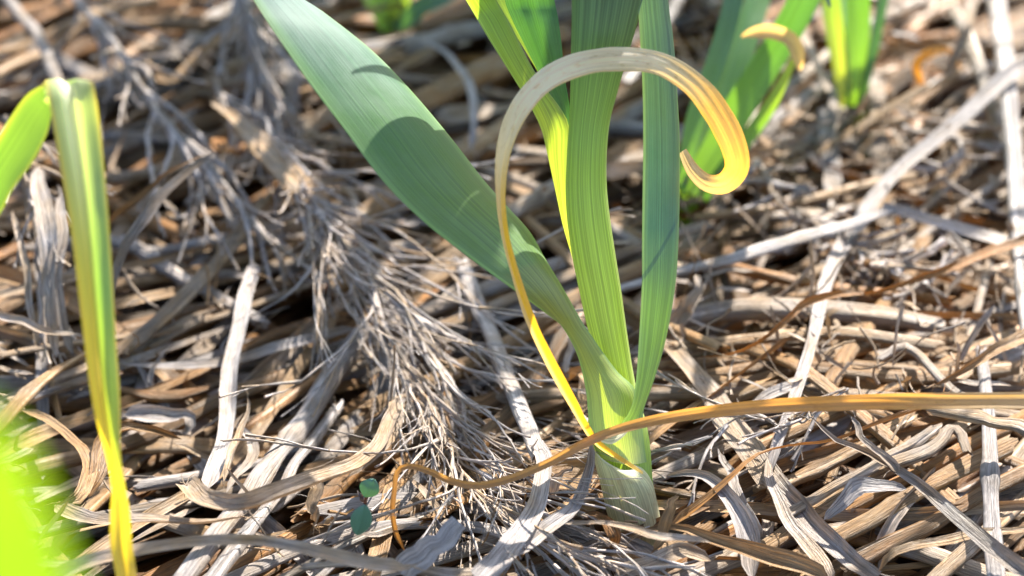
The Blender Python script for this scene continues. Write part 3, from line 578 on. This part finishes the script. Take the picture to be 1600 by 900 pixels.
seed_head('loose thin seed branches lying beside the thick split stalk', [(1330,600),(1240,660),(1160,655),(1080,700)], [16,16,14,10], (5, 3), 9, .03, .6, 'grey', bw=.0006, seed=8)
seed_head('ragged hanging seed head behind the fold of the hanging leaf', [(10,180),(40,280),(60,380),(70,480)], [50,42,30,16], (9, 4), 16, .045, .3, 'pale', bw=.0008, seed=9)
seed_head('fine tangled branches between the seedling and the near edge', [(700,700),(760,790),(850,850),(980,880)], [10,12,11,9], (5, 3), 22, .06, .2, 'pale', bw=.0006, seed=10)
seed_head('sunlit fuzzy seed stubs behind the bent white stalk', [(1180,250),(1220,310),(1300,370)], [12,14,10], (8, 4), 9, .022, 1.0, 'white', bw=.0012, seed=12, droop=-.02)
seed_head('bright blurred seed stubs beside the upright blue-grey stalk', [(1480,180),(1500,250),(1440,300)], [12,14,10], (8, 4), 9, .025, 1.1, 'white', bw=.0013, seed=13, droop=-.02)

def chaff():
    mb = MB()
    for i in range(700):
        right = rng.random() < .7
        px = rng.uniform(1050, 1620) if right else rng.uniform(-20, 1050); py = rng.uniform(0, 620) if right else rng.uniform(0, 880)
        p = G(px, py, rng.uniform(.001, .012)); L = rng.uniform(.004, .028); m = 7
        t = rng.normal(0, 1, 3); t[2] = abs(t[2])*.5; t /= np.linalg.norm(t); Q = [p]
        for q in range(m):
            t = t+rng.normal(0, .12, 3); t /= np.linalg.norm(t); Q.append(Q[-1]+t*L/m)
        Q = np.array(Q); w_ = rng.uniform(.00025, .0008)
        if rng.random() < .7: hair(mb, Q, w_*(1+.3*np.abs(sm(m+1, 3))), tint('pale' if rng.random() < .7 else 'tan'), 5)
        else: blade(mb, Q, w_*3, tint('pale'), k=4)
    tag(mb.build('chaff', STRAW), 'loose pale chaff and splinters sprinkled over the straw', 'chaff', kind='stuff')
chaff()

# ------------------------------------------------------------------ living leaves: edges given row by row
def lerpcol(stops, s):
    s = np.clip(s, 0, 1); ps = [p for p, c in stops]; cs = np.array([c for p, c in stops])
    return np.stack([np.interp(s, ps, cs[:, i]) for i in range(3)], -1)
def strip(mb, rows, cols, bulge=.12, n=70, k=15, closed=False, dr=0.8, edgecol=None, back=0.0, keel=0.0, wob=0.0):
    """rows: (xl,yl,xr,yr,depth_left,depth_right); a leaf sheet or a closed flattened sheath between those edges"""
    A = np.array([DD(r[0], r[1], r[4]) for r in rows]); B_ = np.array([DD(r[2], r[3], r[5]) for r in rows])
    M = catmull(np.hstack([A, B_]), n); A = M[:, :3]; B_ = M[:, 3:]
    mid = (A+B_)/2; hw = (B_-A)/2; w_ = np.linalg.norm(hw, axis=1)[:, None]
    T = np.gradient(mid, axis=0); N = np.cross(T, hw); N /= np.linalg.norm(N, axis=1)[:, None]+1e-12
    tc = CAM-mid; sg = np.sign(np.sum(N*tc, axis=1)); N *= sg[len(sg)//2]
    bl = np.broadcast_to(np.asarray(bulge, float), n) if np.ndim(bulge) == 0 else np.interp(np.linspace(0, 1, n), np.linspace(0, 1, len(bulge)), bulge)
    if closed:
        ph = np.linspace(0, 2*PI, k*2, endpoint=False); X = -np.cos(ph); Y = np.sin(ph)*dr
        V = mid[:, None]+hw[:, None]*X[None, :, None]+N[:, None]*(Y[None]*w_)[..., None]
        x = X
    else:
        x = np.linspace(-1, 1, k)
        Y = bl[:, None]*(1-x[None]**2) - keel*np.exp(-(x[None]*5)**2)
        if wob: Y = Y + wob*sm(n, 5)[:, None]*x[None]+wob*sm(n, 7)[:, None]*(x[None]**2)
        V = mid[:, None]+hw[:, None]*x[None, :, None]+N[:, None]*(Y*w_)[..., None]
    s = np.linspace(0, 1, n); col = np.repeat(lerpcol(cols, s)[:, None], V.shape[1], 1)
    if edgecol is not None:
        e = np.clip((np.abs(x)-.72)/.28, 0, 1)**1.5
        col = col*(1-e[None, :, None]*.8)+np.array(edgecol)[None, None]*e[None, :, None]*.8
    mb.grid(V, uvgrid(V, closed), col, closed)
GR1 = (.07, .16, .045); GRB = (.052, .130, .118); GRD = (.045, .12, .05); YG = (.27, .36, .055); YW = (.62, .40, .05); PALE = (.42, .50, .20); OR = (.60, .27, .04); TAN = (.52, .40, .26)
plant = empty('garlic_plant')
# papery outer sheath at the foot
mb = MB()
strip(mb, [(968,868,1034,866,.568,.568),(958,840,1034,838,.567,.567),(948,800,1031,805,.565,.565),(940,765,1026,780,.563,.563),(930,722,1020,758,.561,.561),(925,698,1008,742,.560,.560),(923,684,990,730,.5595,.5595)],
      [(0, (.26,.30,.16)), (.3, (.46,.46,.28)), (.7, (.54,.57,.34)), (.92, (.52,.56,.32)), (1, (.66,.64,.52))], closed=True, n=50, dr=.8)
mb.build('papery_sheath', PAPER, plant)
# inner green sheath seen above the papery one and to its right
mb = MB()
strip(mb, [(980,850,1032,850,.569,.569),(950,790,1030,800,.569,.569),(935,730,1021,760,.568,.568),(922,680,1016,700,.567,.567),(919,655,1010,662,.565,.566),(930,640,1003,640,.566,.566)],
      [(0, PALE), (.4, (.22,.36,.10)), (.7, (.30,.40,.10)), (1, (.36,.44,.16))], closed=True, n=40, dr=.8)
mb.build('sheath', STEM, plant)
# right-hand blade, springing from the collar at (1000,650)
mb = MB()
strip(mb, [(962,672,1004,668,.553,.555),(985,640,1006,640,.552,.556),(993,600,1020,600,.552,.557),(997,550,1036,548,.552,.558),(1000,500,1047,498,.552,.557),(1003,440,1056,440,.551,.556),(1003,380,1060,380,.551,.555),(1004,300,1062,300,.550,.554),(1005,220,1062,220,.548,.552),(1004,140,1058,140,.546,.550),(1000,60,1052,60,.544,.549),(996,0,1044,0,.542,.547),(985,-150,1030,-150,.537,.542),(960,-400,1010,-380,.52,.525),(890,-620,930,-580,.50,.50),(800,-760,806,-740,.47,.47)],
      [(0, (.22,.34,.08)), (.12, (.17,.30,.06)), (.22, GRB), (.3, (.055,.13,.105)), (.5, (.12,.21,.10)), (.6, GRB), (1, GRB)], bulge=.16, n=110, edgecol=(.2,.3,.14))  # yellow-green lit foot and dark shadowed middle are put into the colour
mb.build('leaf_blade', LEAF, plant)
# middle pseudostem, wide and striped
mb = MB()
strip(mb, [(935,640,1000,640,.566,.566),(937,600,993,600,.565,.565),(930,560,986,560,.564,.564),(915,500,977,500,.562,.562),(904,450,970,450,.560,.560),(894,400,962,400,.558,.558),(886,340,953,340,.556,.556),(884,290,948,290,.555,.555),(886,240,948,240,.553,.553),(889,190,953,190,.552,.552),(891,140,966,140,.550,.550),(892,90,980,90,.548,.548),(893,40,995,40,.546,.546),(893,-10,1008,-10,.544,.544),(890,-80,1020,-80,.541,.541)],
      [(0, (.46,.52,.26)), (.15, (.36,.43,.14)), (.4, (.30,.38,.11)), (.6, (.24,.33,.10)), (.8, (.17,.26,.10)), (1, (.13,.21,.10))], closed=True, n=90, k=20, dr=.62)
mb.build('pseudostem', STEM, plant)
# blades fanning out of the pseudostem above the picture
def blade_up(rows, cols, **kw):
    mb = MB(); strip(mb, rows, cols, **kw); return mb.build('leaf_blade', LEAF, plant)
blade_up([(893,-60,955,-60,.543,.543),(880,-250,950,-250,.535,.535),(820,-500,900,-520,.52,.52),(700,-760,770,-800,.50,.49),(560,-900,600,-960,.47,.46),(420,-930,424,-940,.44,.44)], [(0,GR1),(1,GRB)], bulge=.2, n=60)
blade_up([(955,-60,1020,-60,.543,.543),(985,-250,1055,-240,.545,.545),(1060,-500,1130,-470,.55,.55),(1180,-730,1240,-680,.56,.56),(1330,-900,1350,-860,.58,.58),(1460,-980,1464,-975,.60,.60)], [(0,GR1),(1,GRB)], bulge=.2, n=60)
# higher leaves added out of view, spread as a roof to shade the straw
stop = DD(955, -60, .543)
for tgt, wd in (((.10, .24, .30), .021), ((.15, .10, .29), .020), ((.18, .19, .25), .018), ((-.09, .16, .31), .017), ((.02, .02, .36), .018)):
    tg = np.array(tgt); Q = catmull([stop-np.array([0, 0, .02]), stop+(tg-stop)*.25+np.array([0, 0, .05]), stop+(tg-stop)*.65+np.array([0, 0, .05]), tg, tg+(tg-stop)*.4-np.array([0, 0, .05])], 60)
    ss_ = np.linspace(0, 1, 60); w_ = np.interp(ss_, [0, .2, .6, .9, 1], [.012, wd, wd*.9, wd*.4, .001]); T, N, B = frames(Q, (0, -.25, 1)); xx = np.linspace(-1, 1, 9)
    V = Q[:, None]+B[:, None]*(xx[None]*(w_/2)[:, None])[..., None]+N[:, None]*(np.abs(xx[None])*(w_*.15)[:, None])[..., None]
    mb = MB(); mb.grid(V, uvgrid(V), np.repeat(lerpcol([(0, GR1), (1, GRB)], ss_)[:, None], 9, 1)); mb.build('leaf_blade', LEAF, plant)
# left-hand inner leaf with its yellow-green sheath
mb = MB()
strip(mb, [(908,455,916,455,.566,.562),(896,402,906,402,.566,.560),(880,350,893,350,.565,.559),(866,290,888,290,.564,.558),(855,240,888,240,.563,.557),(845,200,889,196,.561,.556),(826,162,872,164,.559,.557),(812,138,850,135,.558,.557),(785,95,822,88,.556,.556),(757,50,800,42,.554,.555),(728,0,774,-4,.552,.553),(655,-120,705,-135,.525,.525),(560,-270,610,-300,.485,.485),(450,-390,480,-430,.44,.44),(340,-450,342,-456,.40,.40)],
      [(0, (.36,.38,.12)), (.15, (.30,.36,.08)), (.28, (.28,.38,.06)), (.42, (.16,.29,.06)), (.7, (.10,.22,.07)), (1, GRB)], bulge=.35, n=90, edgecol=(.30,.38,.14))
mb.build('leaf_blade', STEM, plant)
# dark upright blade behind it, folded
mb = MB()
strip(mb, [(886,200,892,200,.572,.570),(868,165,890,165,.573,.569),(845,120,882,118,.573,.568),(822,75,878,74,.572,.566),(800,30,872,28,.570,.564),(786,-10,864,-12,.568,.562),(765,-130,845,-140,.54,.535),(740,-330,810,-340,.50,.49),(700,-500,750,-510,.46,.45),(650,-620,654,-626,.42,.42)],
      [(0, GRD), (.4, (.05,.15,.045)), (1, GRB)], bulge=.3, n=80, keel=.2)
mb.build('leaf_blade', LEAF, plant)
mb = MB()
strip(mb, [(850,128,856,126,.580,.580),(815,70,830,64,.580,.580),(780,10,802,0,.580,.580),(765,-30,792,-40,.580,.58),(735,-150,765,-158,.57,.57),(700,-260,704,-264,.55,.55)],
      [(0, YG), (1, GR1)], bulge=.2, n=40)
mb.build('leaf_blade', LEAF, plant)
# big left leaf with collar wrapping the stem
mb = MB()
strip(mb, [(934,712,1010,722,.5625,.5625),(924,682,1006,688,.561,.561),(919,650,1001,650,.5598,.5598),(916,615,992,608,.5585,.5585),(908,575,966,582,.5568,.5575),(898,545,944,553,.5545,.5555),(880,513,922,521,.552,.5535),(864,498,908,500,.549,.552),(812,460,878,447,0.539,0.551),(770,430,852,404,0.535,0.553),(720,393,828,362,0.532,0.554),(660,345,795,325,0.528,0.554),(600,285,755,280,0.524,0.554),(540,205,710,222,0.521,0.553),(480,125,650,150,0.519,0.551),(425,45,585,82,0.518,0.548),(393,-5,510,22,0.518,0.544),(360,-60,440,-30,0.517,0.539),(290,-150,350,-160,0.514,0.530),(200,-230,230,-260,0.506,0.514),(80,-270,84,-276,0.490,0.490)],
      [(0, (.52,.56,.30)), (.05, (.42,.50,.14)), (.12, (.29,.34,.06)), (.2, (.22,.24,.05)), (.27, (.13,.19,.045)), (.26, (.11,.20,.05)), (.36, (.09,.17,.02)), (.46, (.06,.155,.022)), (.56, (.06,.14,.09)), (.70, (.15,.225,.225)), (.82, (.22,.30,.30)), (1, GRB)], bulge=[.6,.55,.30,.2,.16,.12,.12,.15,.15], n=130, k=21, edgecol=(.18,.32,.10))  # whitish upper stops: the sunlit sheen is put into the leaf colour
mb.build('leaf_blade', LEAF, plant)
# membrane at the collars
mb = MB()
strip(mb, [(938,690,944,680,.556,.556),(955,694,966,676,.553,.555),(972,684,984,668,.553,.555),(990,664,996,652,.554,.555)], [(0, (.6,.6,.48)), (1, (.55,.6,.45))], bulge=.2, n=16, k=7)
mb.build('collar_membrane', PAPER, plant)
# dead yellow leaf that loops up and over
def looped():
    mb = MB()
    pts = [(1004,741,.5545),(962,716,.548),(925,686,.541),(893,632,.537),(858,568,.532),(826,500,.528),(802,430,.525),(786,360,.523),(781,290,.522),(789,225,.521),(812,170,.521),(852,125,.522),(905,100,.523),(965,92,.525),(1030,99,.527),(1085,132,.530),(1122,178,.533),(1146,225,.536),(1152,262,.540),(1133,286,.546),(1105,286,.553),(1082,266,.558),(1066,236,.562)]
    P = catmull([DD(*p) for p in pts], 130); n = len(P)
    Wp = [5,13,16,20,26,27,26,23,19,20,26,34,38,40,40,38,40,42,46,42,36,28,16]
    s = np.linspace(0, 1, n); W = np.interp(s, np.linspace(0, 1, len(Wp)), Wp)*.49/FOCAL
    T, N, B = frames(P, FW*-1)
    # turn of the ribbon against the line of sight along its run
    ang = np.interp(s, [0, .15, .32, .42, .5, .62, .75, .84, .9, 1], [.5, .75, .85, .75, .35, .25, .2, .1, .2, .4])
    x = np.linspace(-1, 1, 15); f = np.interp(s, [0, .1, .3, .45, .6, .85, 1], [.9, .7, .4, .2, .08, .12, .4])
    W = W*(1+.035*sm(n, 40)+.03*sm(n, 14)); f = f*(1+.4*sm(n, 12))
    sp = 1/np.sqrt(1+.5*f**2)
    X = x[None]*(W*.5)[:, None]*1.05; Y = -np.abs(x[None]-.12)**1.3*(W*.5*f)[:, None]+(W*.012)[:, None]*np.sin(9*x[None]+2*sm(n, 6)[:, None])
    c, q = np.cos(ang)[:, None], np.sin(ang)[:, None]; X, Y = X*c-Y*q, X*q+Y*c
    V = P[:, None]+B[:, None]*X[..., None]+N[:, None]*Y[..., None]
    base = lerpcol([(0, (.46,.48,.30)), (.06, (.52,.46,.18)), (.2, (.60,.42,.10)), (.38, (.66,.52,.26)), (.46, (.86,.79,.64)), (.56, (.92,.87,.78)), (.7, (.88,.79,.62)), (.78, (.74,.50,.16)), (.88, (.70,.44,.10)), (.94, (.66,.52,.30)), (1, (.74,.66,.50))], s)  # cream top lightened: light on the loop's crest is put into the pigment
    col = np.repeat(base[:, None], 15, 1)
    yl = (np.clip((x+.05)/.3, 0, 1)[None]*np.interp(s, [0, .05, .38, .46, .5], [.4, 1, 1, .3, 0])[:, None])[..., None]
    col = col*(1-yl)+np.array((.74, .50, .03))[None, None]*yl
    tn_ = (np.clip((-x+.05)/.3, 0, 1)[None]*np.interp(s, [0, .05, .38, .5], [.2, .8, .8, 0])[:, None])[..., None]
    col = col*(1-tn_)+np.array((.66, .54, .34))[None, None]*tn_
    e = np.clip((x-.78)/.22, 0, 1)[None, :, None]*.7
    col = col*(1-e)+np.array((.66, .40, .04))[None, None]*e
    mb.grid(V, uvgrid(V), col)
    o = mb.build('withered_leaf', YELLOW, plant); o['label'] = 'withered yellow and tan leaf looping up and over in front of the stem'
looped()
tag(plant, 'large green garlic plant with a looping withered yellow leaf, at the centre', 'garlic plant', 'garlic plants')

# ------------------------------------------------------------------ long orange dry blade crossing the stem
def orange_blade():
    mb = MB()
    pts = [(1700,628,.520),(1600,627,.522),(1500,627,.524),(1400,628,.526),(1300,631,.529),(1200,635,.532),(1120,642,.536),(1050,652,.539),(980,668,.539),(920,690,.538),(860,722,.539),(800,747,.540),(750,758,.540),(710,752,.540),(670,735,.541),(638,728,.542),(620,738,.543),(616,765,.544),(613,800,.545),(618,835,.548),(630,858,.553),(641,868,.558)]
    P = catmull([DD(*p) for p in pts], 120); n = len(P); s = np.linspace(0, 1, n)
    W = np.interp(s, [0, .3, .5, .7, .8, .86, .95, 1], [26, 22, 16, 11, 10, 7, 8, 2])*.53/FOCAL
    T, N, B = frames(P, UP*.5-FW)
    x = np.linspace(-1, 1, 11); ang = np.interp(s, [0, .4, .7, .8, .9, 1], [.15, .3, .3, .9, .3, .8])+.12*sm(n, 9)
    X = x[None]*(W/2)[:, None]*1.12; Y = (np.abs(x[None]-.15)**1.2)*(W/2)[:, None]*np.interp(s, [0, .5, 1], [.2, .5, .8])[:, None]+(W*.04)[:, None]*np.sin(8*x[None]+2*sm(n, 7)[:, None])
    c, q = np.cos(ang)[:, None], np.sin(ang)[:, None]; X, Y = X*c-Y*q, X*q+Y*c
    V = P[:, None]+B[:, None]*X[..., None]+N[:, None]*Y[..., None]
    col = np.repeat(lerpcol([(0, (.62,.50,.32)), (.12, (.60,.44,.22)), (.25, (.58,.33,.09)), (.42, (.54,.31,.10)), (.55, (.46,.28,.11)), (.8, (.36,.22,.09)), (1, (.36,.18,.05))], s)[:, None], 11, 1)
    mb.grid(V, uvgrid(V), col)
    tag(mb.build('dry_blade', YELLOW), 'long orange dry blade crossing in front of the garlic stem with a hooked end', 'dry blade', GR['B'])
orange_blade()

# ------------------------------------------------------------------ hanging leaf of the plant outside the frame on the left
def hanging():
    root = empty('garlic_plant')
    mb = MB()
    strip(mb, [(-260,560,-215,640,.50,.50),(-160,420,-100,470,.49,.49),(-60,300,-10,350,.485,.483),(-15,235,20,296,.482,.480),(12,190,50,255,.480,.478),(40,150,72,212,.479,.476),(64,134,80,180,.478,.473)],
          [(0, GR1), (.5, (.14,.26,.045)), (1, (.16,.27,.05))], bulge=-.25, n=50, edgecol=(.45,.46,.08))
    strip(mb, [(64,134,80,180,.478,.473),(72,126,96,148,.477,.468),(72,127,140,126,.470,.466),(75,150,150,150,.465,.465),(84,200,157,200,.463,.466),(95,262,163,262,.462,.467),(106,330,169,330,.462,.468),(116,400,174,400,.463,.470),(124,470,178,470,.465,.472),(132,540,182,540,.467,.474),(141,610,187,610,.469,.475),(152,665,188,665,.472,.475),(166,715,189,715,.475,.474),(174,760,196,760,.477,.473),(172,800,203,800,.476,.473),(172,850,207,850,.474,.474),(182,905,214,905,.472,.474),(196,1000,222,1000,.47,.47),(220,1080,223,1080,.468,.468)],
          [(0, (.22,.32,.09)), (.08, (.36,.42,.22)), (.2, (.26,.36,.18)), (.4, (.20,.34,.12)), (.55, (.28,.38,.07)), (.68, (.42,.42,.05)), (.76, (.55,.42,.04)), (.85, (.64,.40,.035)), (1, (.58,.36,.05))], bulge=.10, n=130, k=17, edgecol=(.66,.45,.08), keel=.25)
    A_ = mb.A[-1].reshape(130, 17, 3); ss = np.linspace(0, 1, 130)[:, None, None]; xx = np.linspace(-1, 1, 17)[None, :, None]
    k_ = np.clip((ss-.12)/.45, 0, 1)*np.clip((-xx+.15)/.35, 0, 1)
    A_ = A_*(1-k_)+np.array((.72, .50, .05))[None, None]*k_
    k_ = np.exp(-((ss-.12)/.14)**2)*np.exp(-((xx+.15)/.45)**2)*.95; A_ = A_*(1-k_)+np.array((.74, .76, .62))[None, None]*k_  # whitish spot by the fold: sun highlight painted into the colour
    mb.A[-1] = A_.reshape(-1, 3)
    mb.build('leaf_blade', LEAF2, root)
    # its stem, rooted outside the picture
    b = G(-330, 820, -.02); mb = MB()
    t = DD(-235, 595, .50); P = catmull([b, b*.55+t*.45+np.array([-.004, 0, .004]), t], 24); stalk(mb, P, np.linspace(.015, .010, 24), (.22, .36, .10), k=16, node=False, jag=0, flat=.9, wob=.2)
    mb.build('pseudostem', STEM, root)
    tag(root, 'garlic plant at the edge with one folded leaf hanging down to a yellow tip', 'garlic plant', 'garlic plants')
LEAF2 = leaf_mat('yellowing_leaf', 0.42, 0.35, 0.7)
hanging()

# blurred near leaf in the lower corner
def near():
    root = empty('weed_plant'); mb = MB()
    strip(mb, [(-190,1250,165,1200,.185,.180),(-160,1020,135,990,.175,.170),(-130,900,108,880,.168,.164),(-112,810,80,800,.164,.160),(-95,730,48,725,.160,.156),(-80,670,12,665,.157,.154),(-62,620,-35,616,.155,.155)],
          [(0, (.10,.19,.015)), (1, (.14,.22,.015))], bulge=.15, n=40)
    mb.build('leaf', LEAF2, root)
    mb = MB(); P = catmull([np.array([-.105, -.21, -.02]), np.array([-.088, -.225, .05]), DD(-12, 1240, .183)], 14)
    hair(mb, P, .004, (.2, .36, .05), 8); mb.build('stem', STEM, root)
    tag(root, 'bright yellow-green leaf blurred close to the camera in the lower corner', 'weed')
near()

# ------------------------------------------------------------------ seedling
def seedling():
    root = empty('seedling'); c = G(571, 790, .004)
    def coty(cx, cy, rx, ry, rot, hh):
        mb = MB(); p = G(cx, cy, hh); d = depth(p)/FOCAL; n = 16; k = 11
        s = np.linspace(0, 1, n); w_ = np.sin(PI*np.clip(s*.96+.03, 0, 1))**.75
        A = []; 
        for i in range(n):
            row = []
            for x in np.linspace(-1, 1, k):
                lx = x*rx*w_[i]; ly = (s[i]-.5)*2*ry
                ca, sa = math.cos(rot), math.sin(rot)
                q = p+RT*((lx*ca-ly*sa)*d)+(UP*.82-FW*.57)*((lx*sa+ly*ca)*d)*1.22 - FW*(-.0010*abs(x)) + FW*.0007*abs(s[i]-.5)
                row.append(q)
            A.append(row)
        V = np.array(A); mb.grid(V, uvgrid(V), (.075, .20, .15)); return mb.build('leaf', SEEDLEAF, root)
    coty(577, 763, 16, 17, -.5, .022); coty(564, 813, 17, 27, -.30, .023)
    mb = MB(); hair(mb, catmull([c-np.array([0, 0, .02]), c, G(570, 783, .015)], 10), .0011, (.10, .03, .03), 7); mb.build('stem', STEM, root)
    for a, b in (((569, 786), (558, 766)), ((571, 786), (575, 764)), ((567, 785), (561, 776))):
        mb = MB(); P = catmull([G(*a, .016), G((a[0]+b[0])/2, (a[1]+b[1])/2, .0185), G(*b, .020)], 10)
        blade(mb, P, .0012, (.06, .018, .02), k=5, ends=(.2, .6)); mb.build('bud_leaf', SEEDLEAF, root)
    tag(root, 'tiny seedling with two round blue-green leaves and a dark red heart', 'seedling')
seedling()

# ------------------------------------------------------------------ garlic plants behind
def rear_plant(label, base, leaves, stem_w=.012, stem_top=None):
    root = empty('garlic_plant')
    b = G(base[0], base[1], -.02); mb = MB()
    top = stem_top; P = catmull([b, (b+top)/2, top], 20)
    stalk(mb, P, np.linspace(stem_w, stem_w*.9, 20), (.22, .34, .07), k=16, node=False, jag=0, flat=.85, wob=.2); mb.build('pseudostem', STEM, root)
    for pts, W, col, ref in leaves:
        mb = MB(); Q = catmull(pts, 60); n = len(Q); s = np.linspace(0, 1, n)
        w_ = np.interp(s, [0, .15, .6, .9, 1], [W*.7, W, W*.9, W*.4, W*.04])
        T, N, B = frames(Q, ref); x = np.linspace(-1, 1, 11)
        X = x[None]*(w_/2)[:, None]; Y = np.abs(x[None])**1.3*(w_/2*.35)[:, None]
        V = Q[:, None]+B[:, None]*X[..., None]+N[:, None]*Y[..., None]
        mb.grid(V, uvgrid(V), np.repeat(lerpcol(col, s)[:, None], 11, 1)); mb.build('leaf_blade', LEAF, root)
    tag(root, label, 'garlic plant', 'garlic plants'); return root
gc = [(0, (.20, .34, .07)), (.3, (.10, .24, .05)), (1, GRB)]
def up(px, py, d): return DD(px, py, d)
GB = -FW
# plant with curled tan tip
tb = G(1062, 335, -.01); d0 = depth(tb)
R1 = rear_plant('rear garlic plant with spreading leaves and a curled tan tip', (1062, 345), [
  ([up(1066,300,d0-.012), up(1090,190,d0-.03), up(1125,90,d0-.045), up(1150,0,d0-.055), up(1180,-180,d0-.07), up(1190,-420,d0-.09), up(1150,-640,d0-.10)], .0095, [(0, (.16,.30,.08)), (.4, GRB), (1, GRB)], (-.75,-.6,.3)),
  ([up(1075,300,d0-.015), up(1130,210,d0-.02), up(1185,120,d0-.03), up(1235,40,d0-.04), up(1275,-40,d0-.05), up(1360,-220,d0-.07), up(1440,-420,d0-.10), up(1500,-560,d0-.12)], .0115, gc, (-.2,-.9,.3)),
  ([up(1095,310,d0-.018), up(1150,235,d0-.03), up(1200,165,d0-.042), up(1240,90,d0-.055), up(1250,70,d0-.06)], .0070, [(0, GR1), (.5, (.16,.30,.05)), (1, (.40,.46,.06))], (.4,-.8,.3)),
  ([up(1080,300,d0-.01), up(1120,180,d0), up(1160,60,d0+.01), up(1200,-100,d0+.03), up(1200,-360,d0+.05), up(1140,-600,d0+.06)], .012, gc, (.3,-.9,.3)),
], .013, up(1072, 290, d0-.012))
mb = MB(); Q = catmull([up(1250,110,d0-.06), up(1243,78,d0-.064), up(1225,57,d0-.066), up(1190,50,d0-.066), up(1158,58,d0-.064)], 30)
blade(mb, Q, .0066, (.74, .58, .32), k=9, ends=(.3, .3), curl=.3, ref=-FW); mb.build('withered_tip', YELLOW, R1)
tb = G(1330, 195, -.01); d0 = depth(tb)
rear_plant('smaller rear garlic plant with a pale-edged upright leaf', (1330, 200), [
  ([up(1322,165,d0-.01), up(1312,100,d0-.02), up(1300,30,d0-.03), up(1290,-40,d0-.04), up(1240,-240,d0-.08), up(1150,-420,d0-.12)], .0085, [(0, (.5,.48,.10)), (.25, (.30,.42,.08)), (.5, GR1), (1, GRB)], (.2,-.9,.3)),
  ([up(1332,165,d0-.01), up(1338,90,d0-.02), up(1340,0,d0-.03), up(1330,-160,d0-.05), up(1280,-400,d0-.08), up(1200,-560,d0-.1)], .0100, gc, (-.1,-.9,.3)),
  ([up(1340,165,d0-.01), up(1358,90,d0-.02), up(1375,0,d0-.03), up(1400,-150,d0-.04), up(1470,-380,d0-.05), up(1560,-520,d0-.06)], .0075, [(0, GR1), (.4, GRB), (1, GRB)], (.7,-.7,.4)),
  ([up(1328,165,d0-.005), up(1325,60,d0+.01), up(1310,-120,d0+.03), up(1250,-330,d0+.05)], .012, gc, (.5,-.6,.4)),
], .013, up(1331, 160, d0-.008))
tb = G(622, 45, -.01); d0 = depth(tb)
rear_plant('far rear garlic plant at the top edge beyond the big leaf', (622, 45), [
  ([up(615,40,d0-.01), up(622,0,d0-.02), up(630,-80,d0-.03), up(600,-300,d0-.06), up(520,-500,d0-.09)], .0120, [(0, (.28,.38,.06)), (.5, GR1), (1, GRB)], (0,-.9,.3)),
  ([up(620,50,d0-.02), up(660,15,d0-.03), up(710,-15,d0-.05), up(800,-90,d0-.07), up(900,-240,d0-.10)], .0110, [(0, GR1), (.3, GRB), (1, GRB)], (-.2,-.7,.7)),
  ([up(610,45,d0-.01), up(560,-60,d0-.02), up(480,-200,d0-.04), up(360,-330,d0-.06), up(240,-380,d0-.08)], .012, gc, (0,-.9,.3)),
  ([up(620,40,d0), up(640,-120,d0+.02), up(680,-300,d0+.03), up(760,-460,d0+.03)], .012, gc, (.3,-.9,.3)),
], .012, up(618, 30, d0-.008))
# added plants, unseen outside the picture, their leaves aimed to shade the straw
def shade_neighbour(label, x, y, angs, hgt=.34):
    b = np.array([x, y, -.02]); top = b+np.array([.004, .01, .11]); root = empty('garlic_plant'); mb = MB()
    stalk(mb, catmull([b, (b+top)/2, top], 20), np.linspace(.016, .014, 20), (.22, .34, .07), k=16, node=False, jag=0, flat=.85, wob=.2); mb.build('pseudostem', STEM, root)
    for i, (a, reach, hh) in enumerate(angs):
        a = math.radians(a); d = np.array([math.cos(a), math.sin(a), 0]); s0 = top-np.array([0, 0, .03+.012*i])
        Q = catmull([s0, s0+d*reach*.15+np.array([0, 0, hh*.4]), s0+d*reach*.4+np.array([0, 0, hh*.85]), s0+d*reach*.75+np.array([0, 0, hh]), s0+d*reach+np.array([0, 0, hh*.8])], 50)
        mb = MB(); s = np.linspace(0, 1, 50); w_ = np.interp(s, [0, .15, .6, .9, 1], [.011, .017, .016, .009, .001])
        T, N, B = frames(Q, -d*.7+np.array([0, 0, .9])); xx = np.linspace(-1, 1, 9)
        V = Q[:, None]+B[:, None]*(xx[None]*(w_/2)[:, None])[..., None]+N[:, None]*(np.abs(xx[None])*(w_*.18)[:, None])[..., None]
        mb.grid(V, uvgrid(V), np.repeat(lerpcol(gc, s)[:, None], 9, 1)); mb.build('leaf_blade', LEAF, root)
    tag(root, label, 'garlic plant', 'garlic plants')
WH = ['behind the far rear plant', 'beyond the white husk', 'beyond the hanging leaf', 'beyond the two rear plants', 'beyond the orange leaf hoop', 'beyond the upright blue-grey stalk', 'straight beyond the main stem', 'beyond the grey blurred leaf tips', 'beyond the level golden stalk', 'beyond the hooked pale blade']
nr = np.random.default_rng(21)
for i, (x, y, nl, na) in enumerate([(-.06, .50, 5, 2), (-.17, .58, 5, 1), (.12, .60, 3, 1), (.46, .54, 2, 0), (.05, .54, 5, 6), (.13, .50, 2, 4)]):
    lv = [(a+nr.uniform(-20, 20), nr.uniform(.12, .24), nr.uniform(.16, .28)) for a in np.linspace(20, 330, nl)]
    lv += [(nr.uniform(245, 282), nr.uniform(.20, .40), nr.uniform(.18, .34)) for _ in range(na)]
    shade_neighbour('added shade-casting garlic plant outside the frame '+WH[i], x, y, lv)
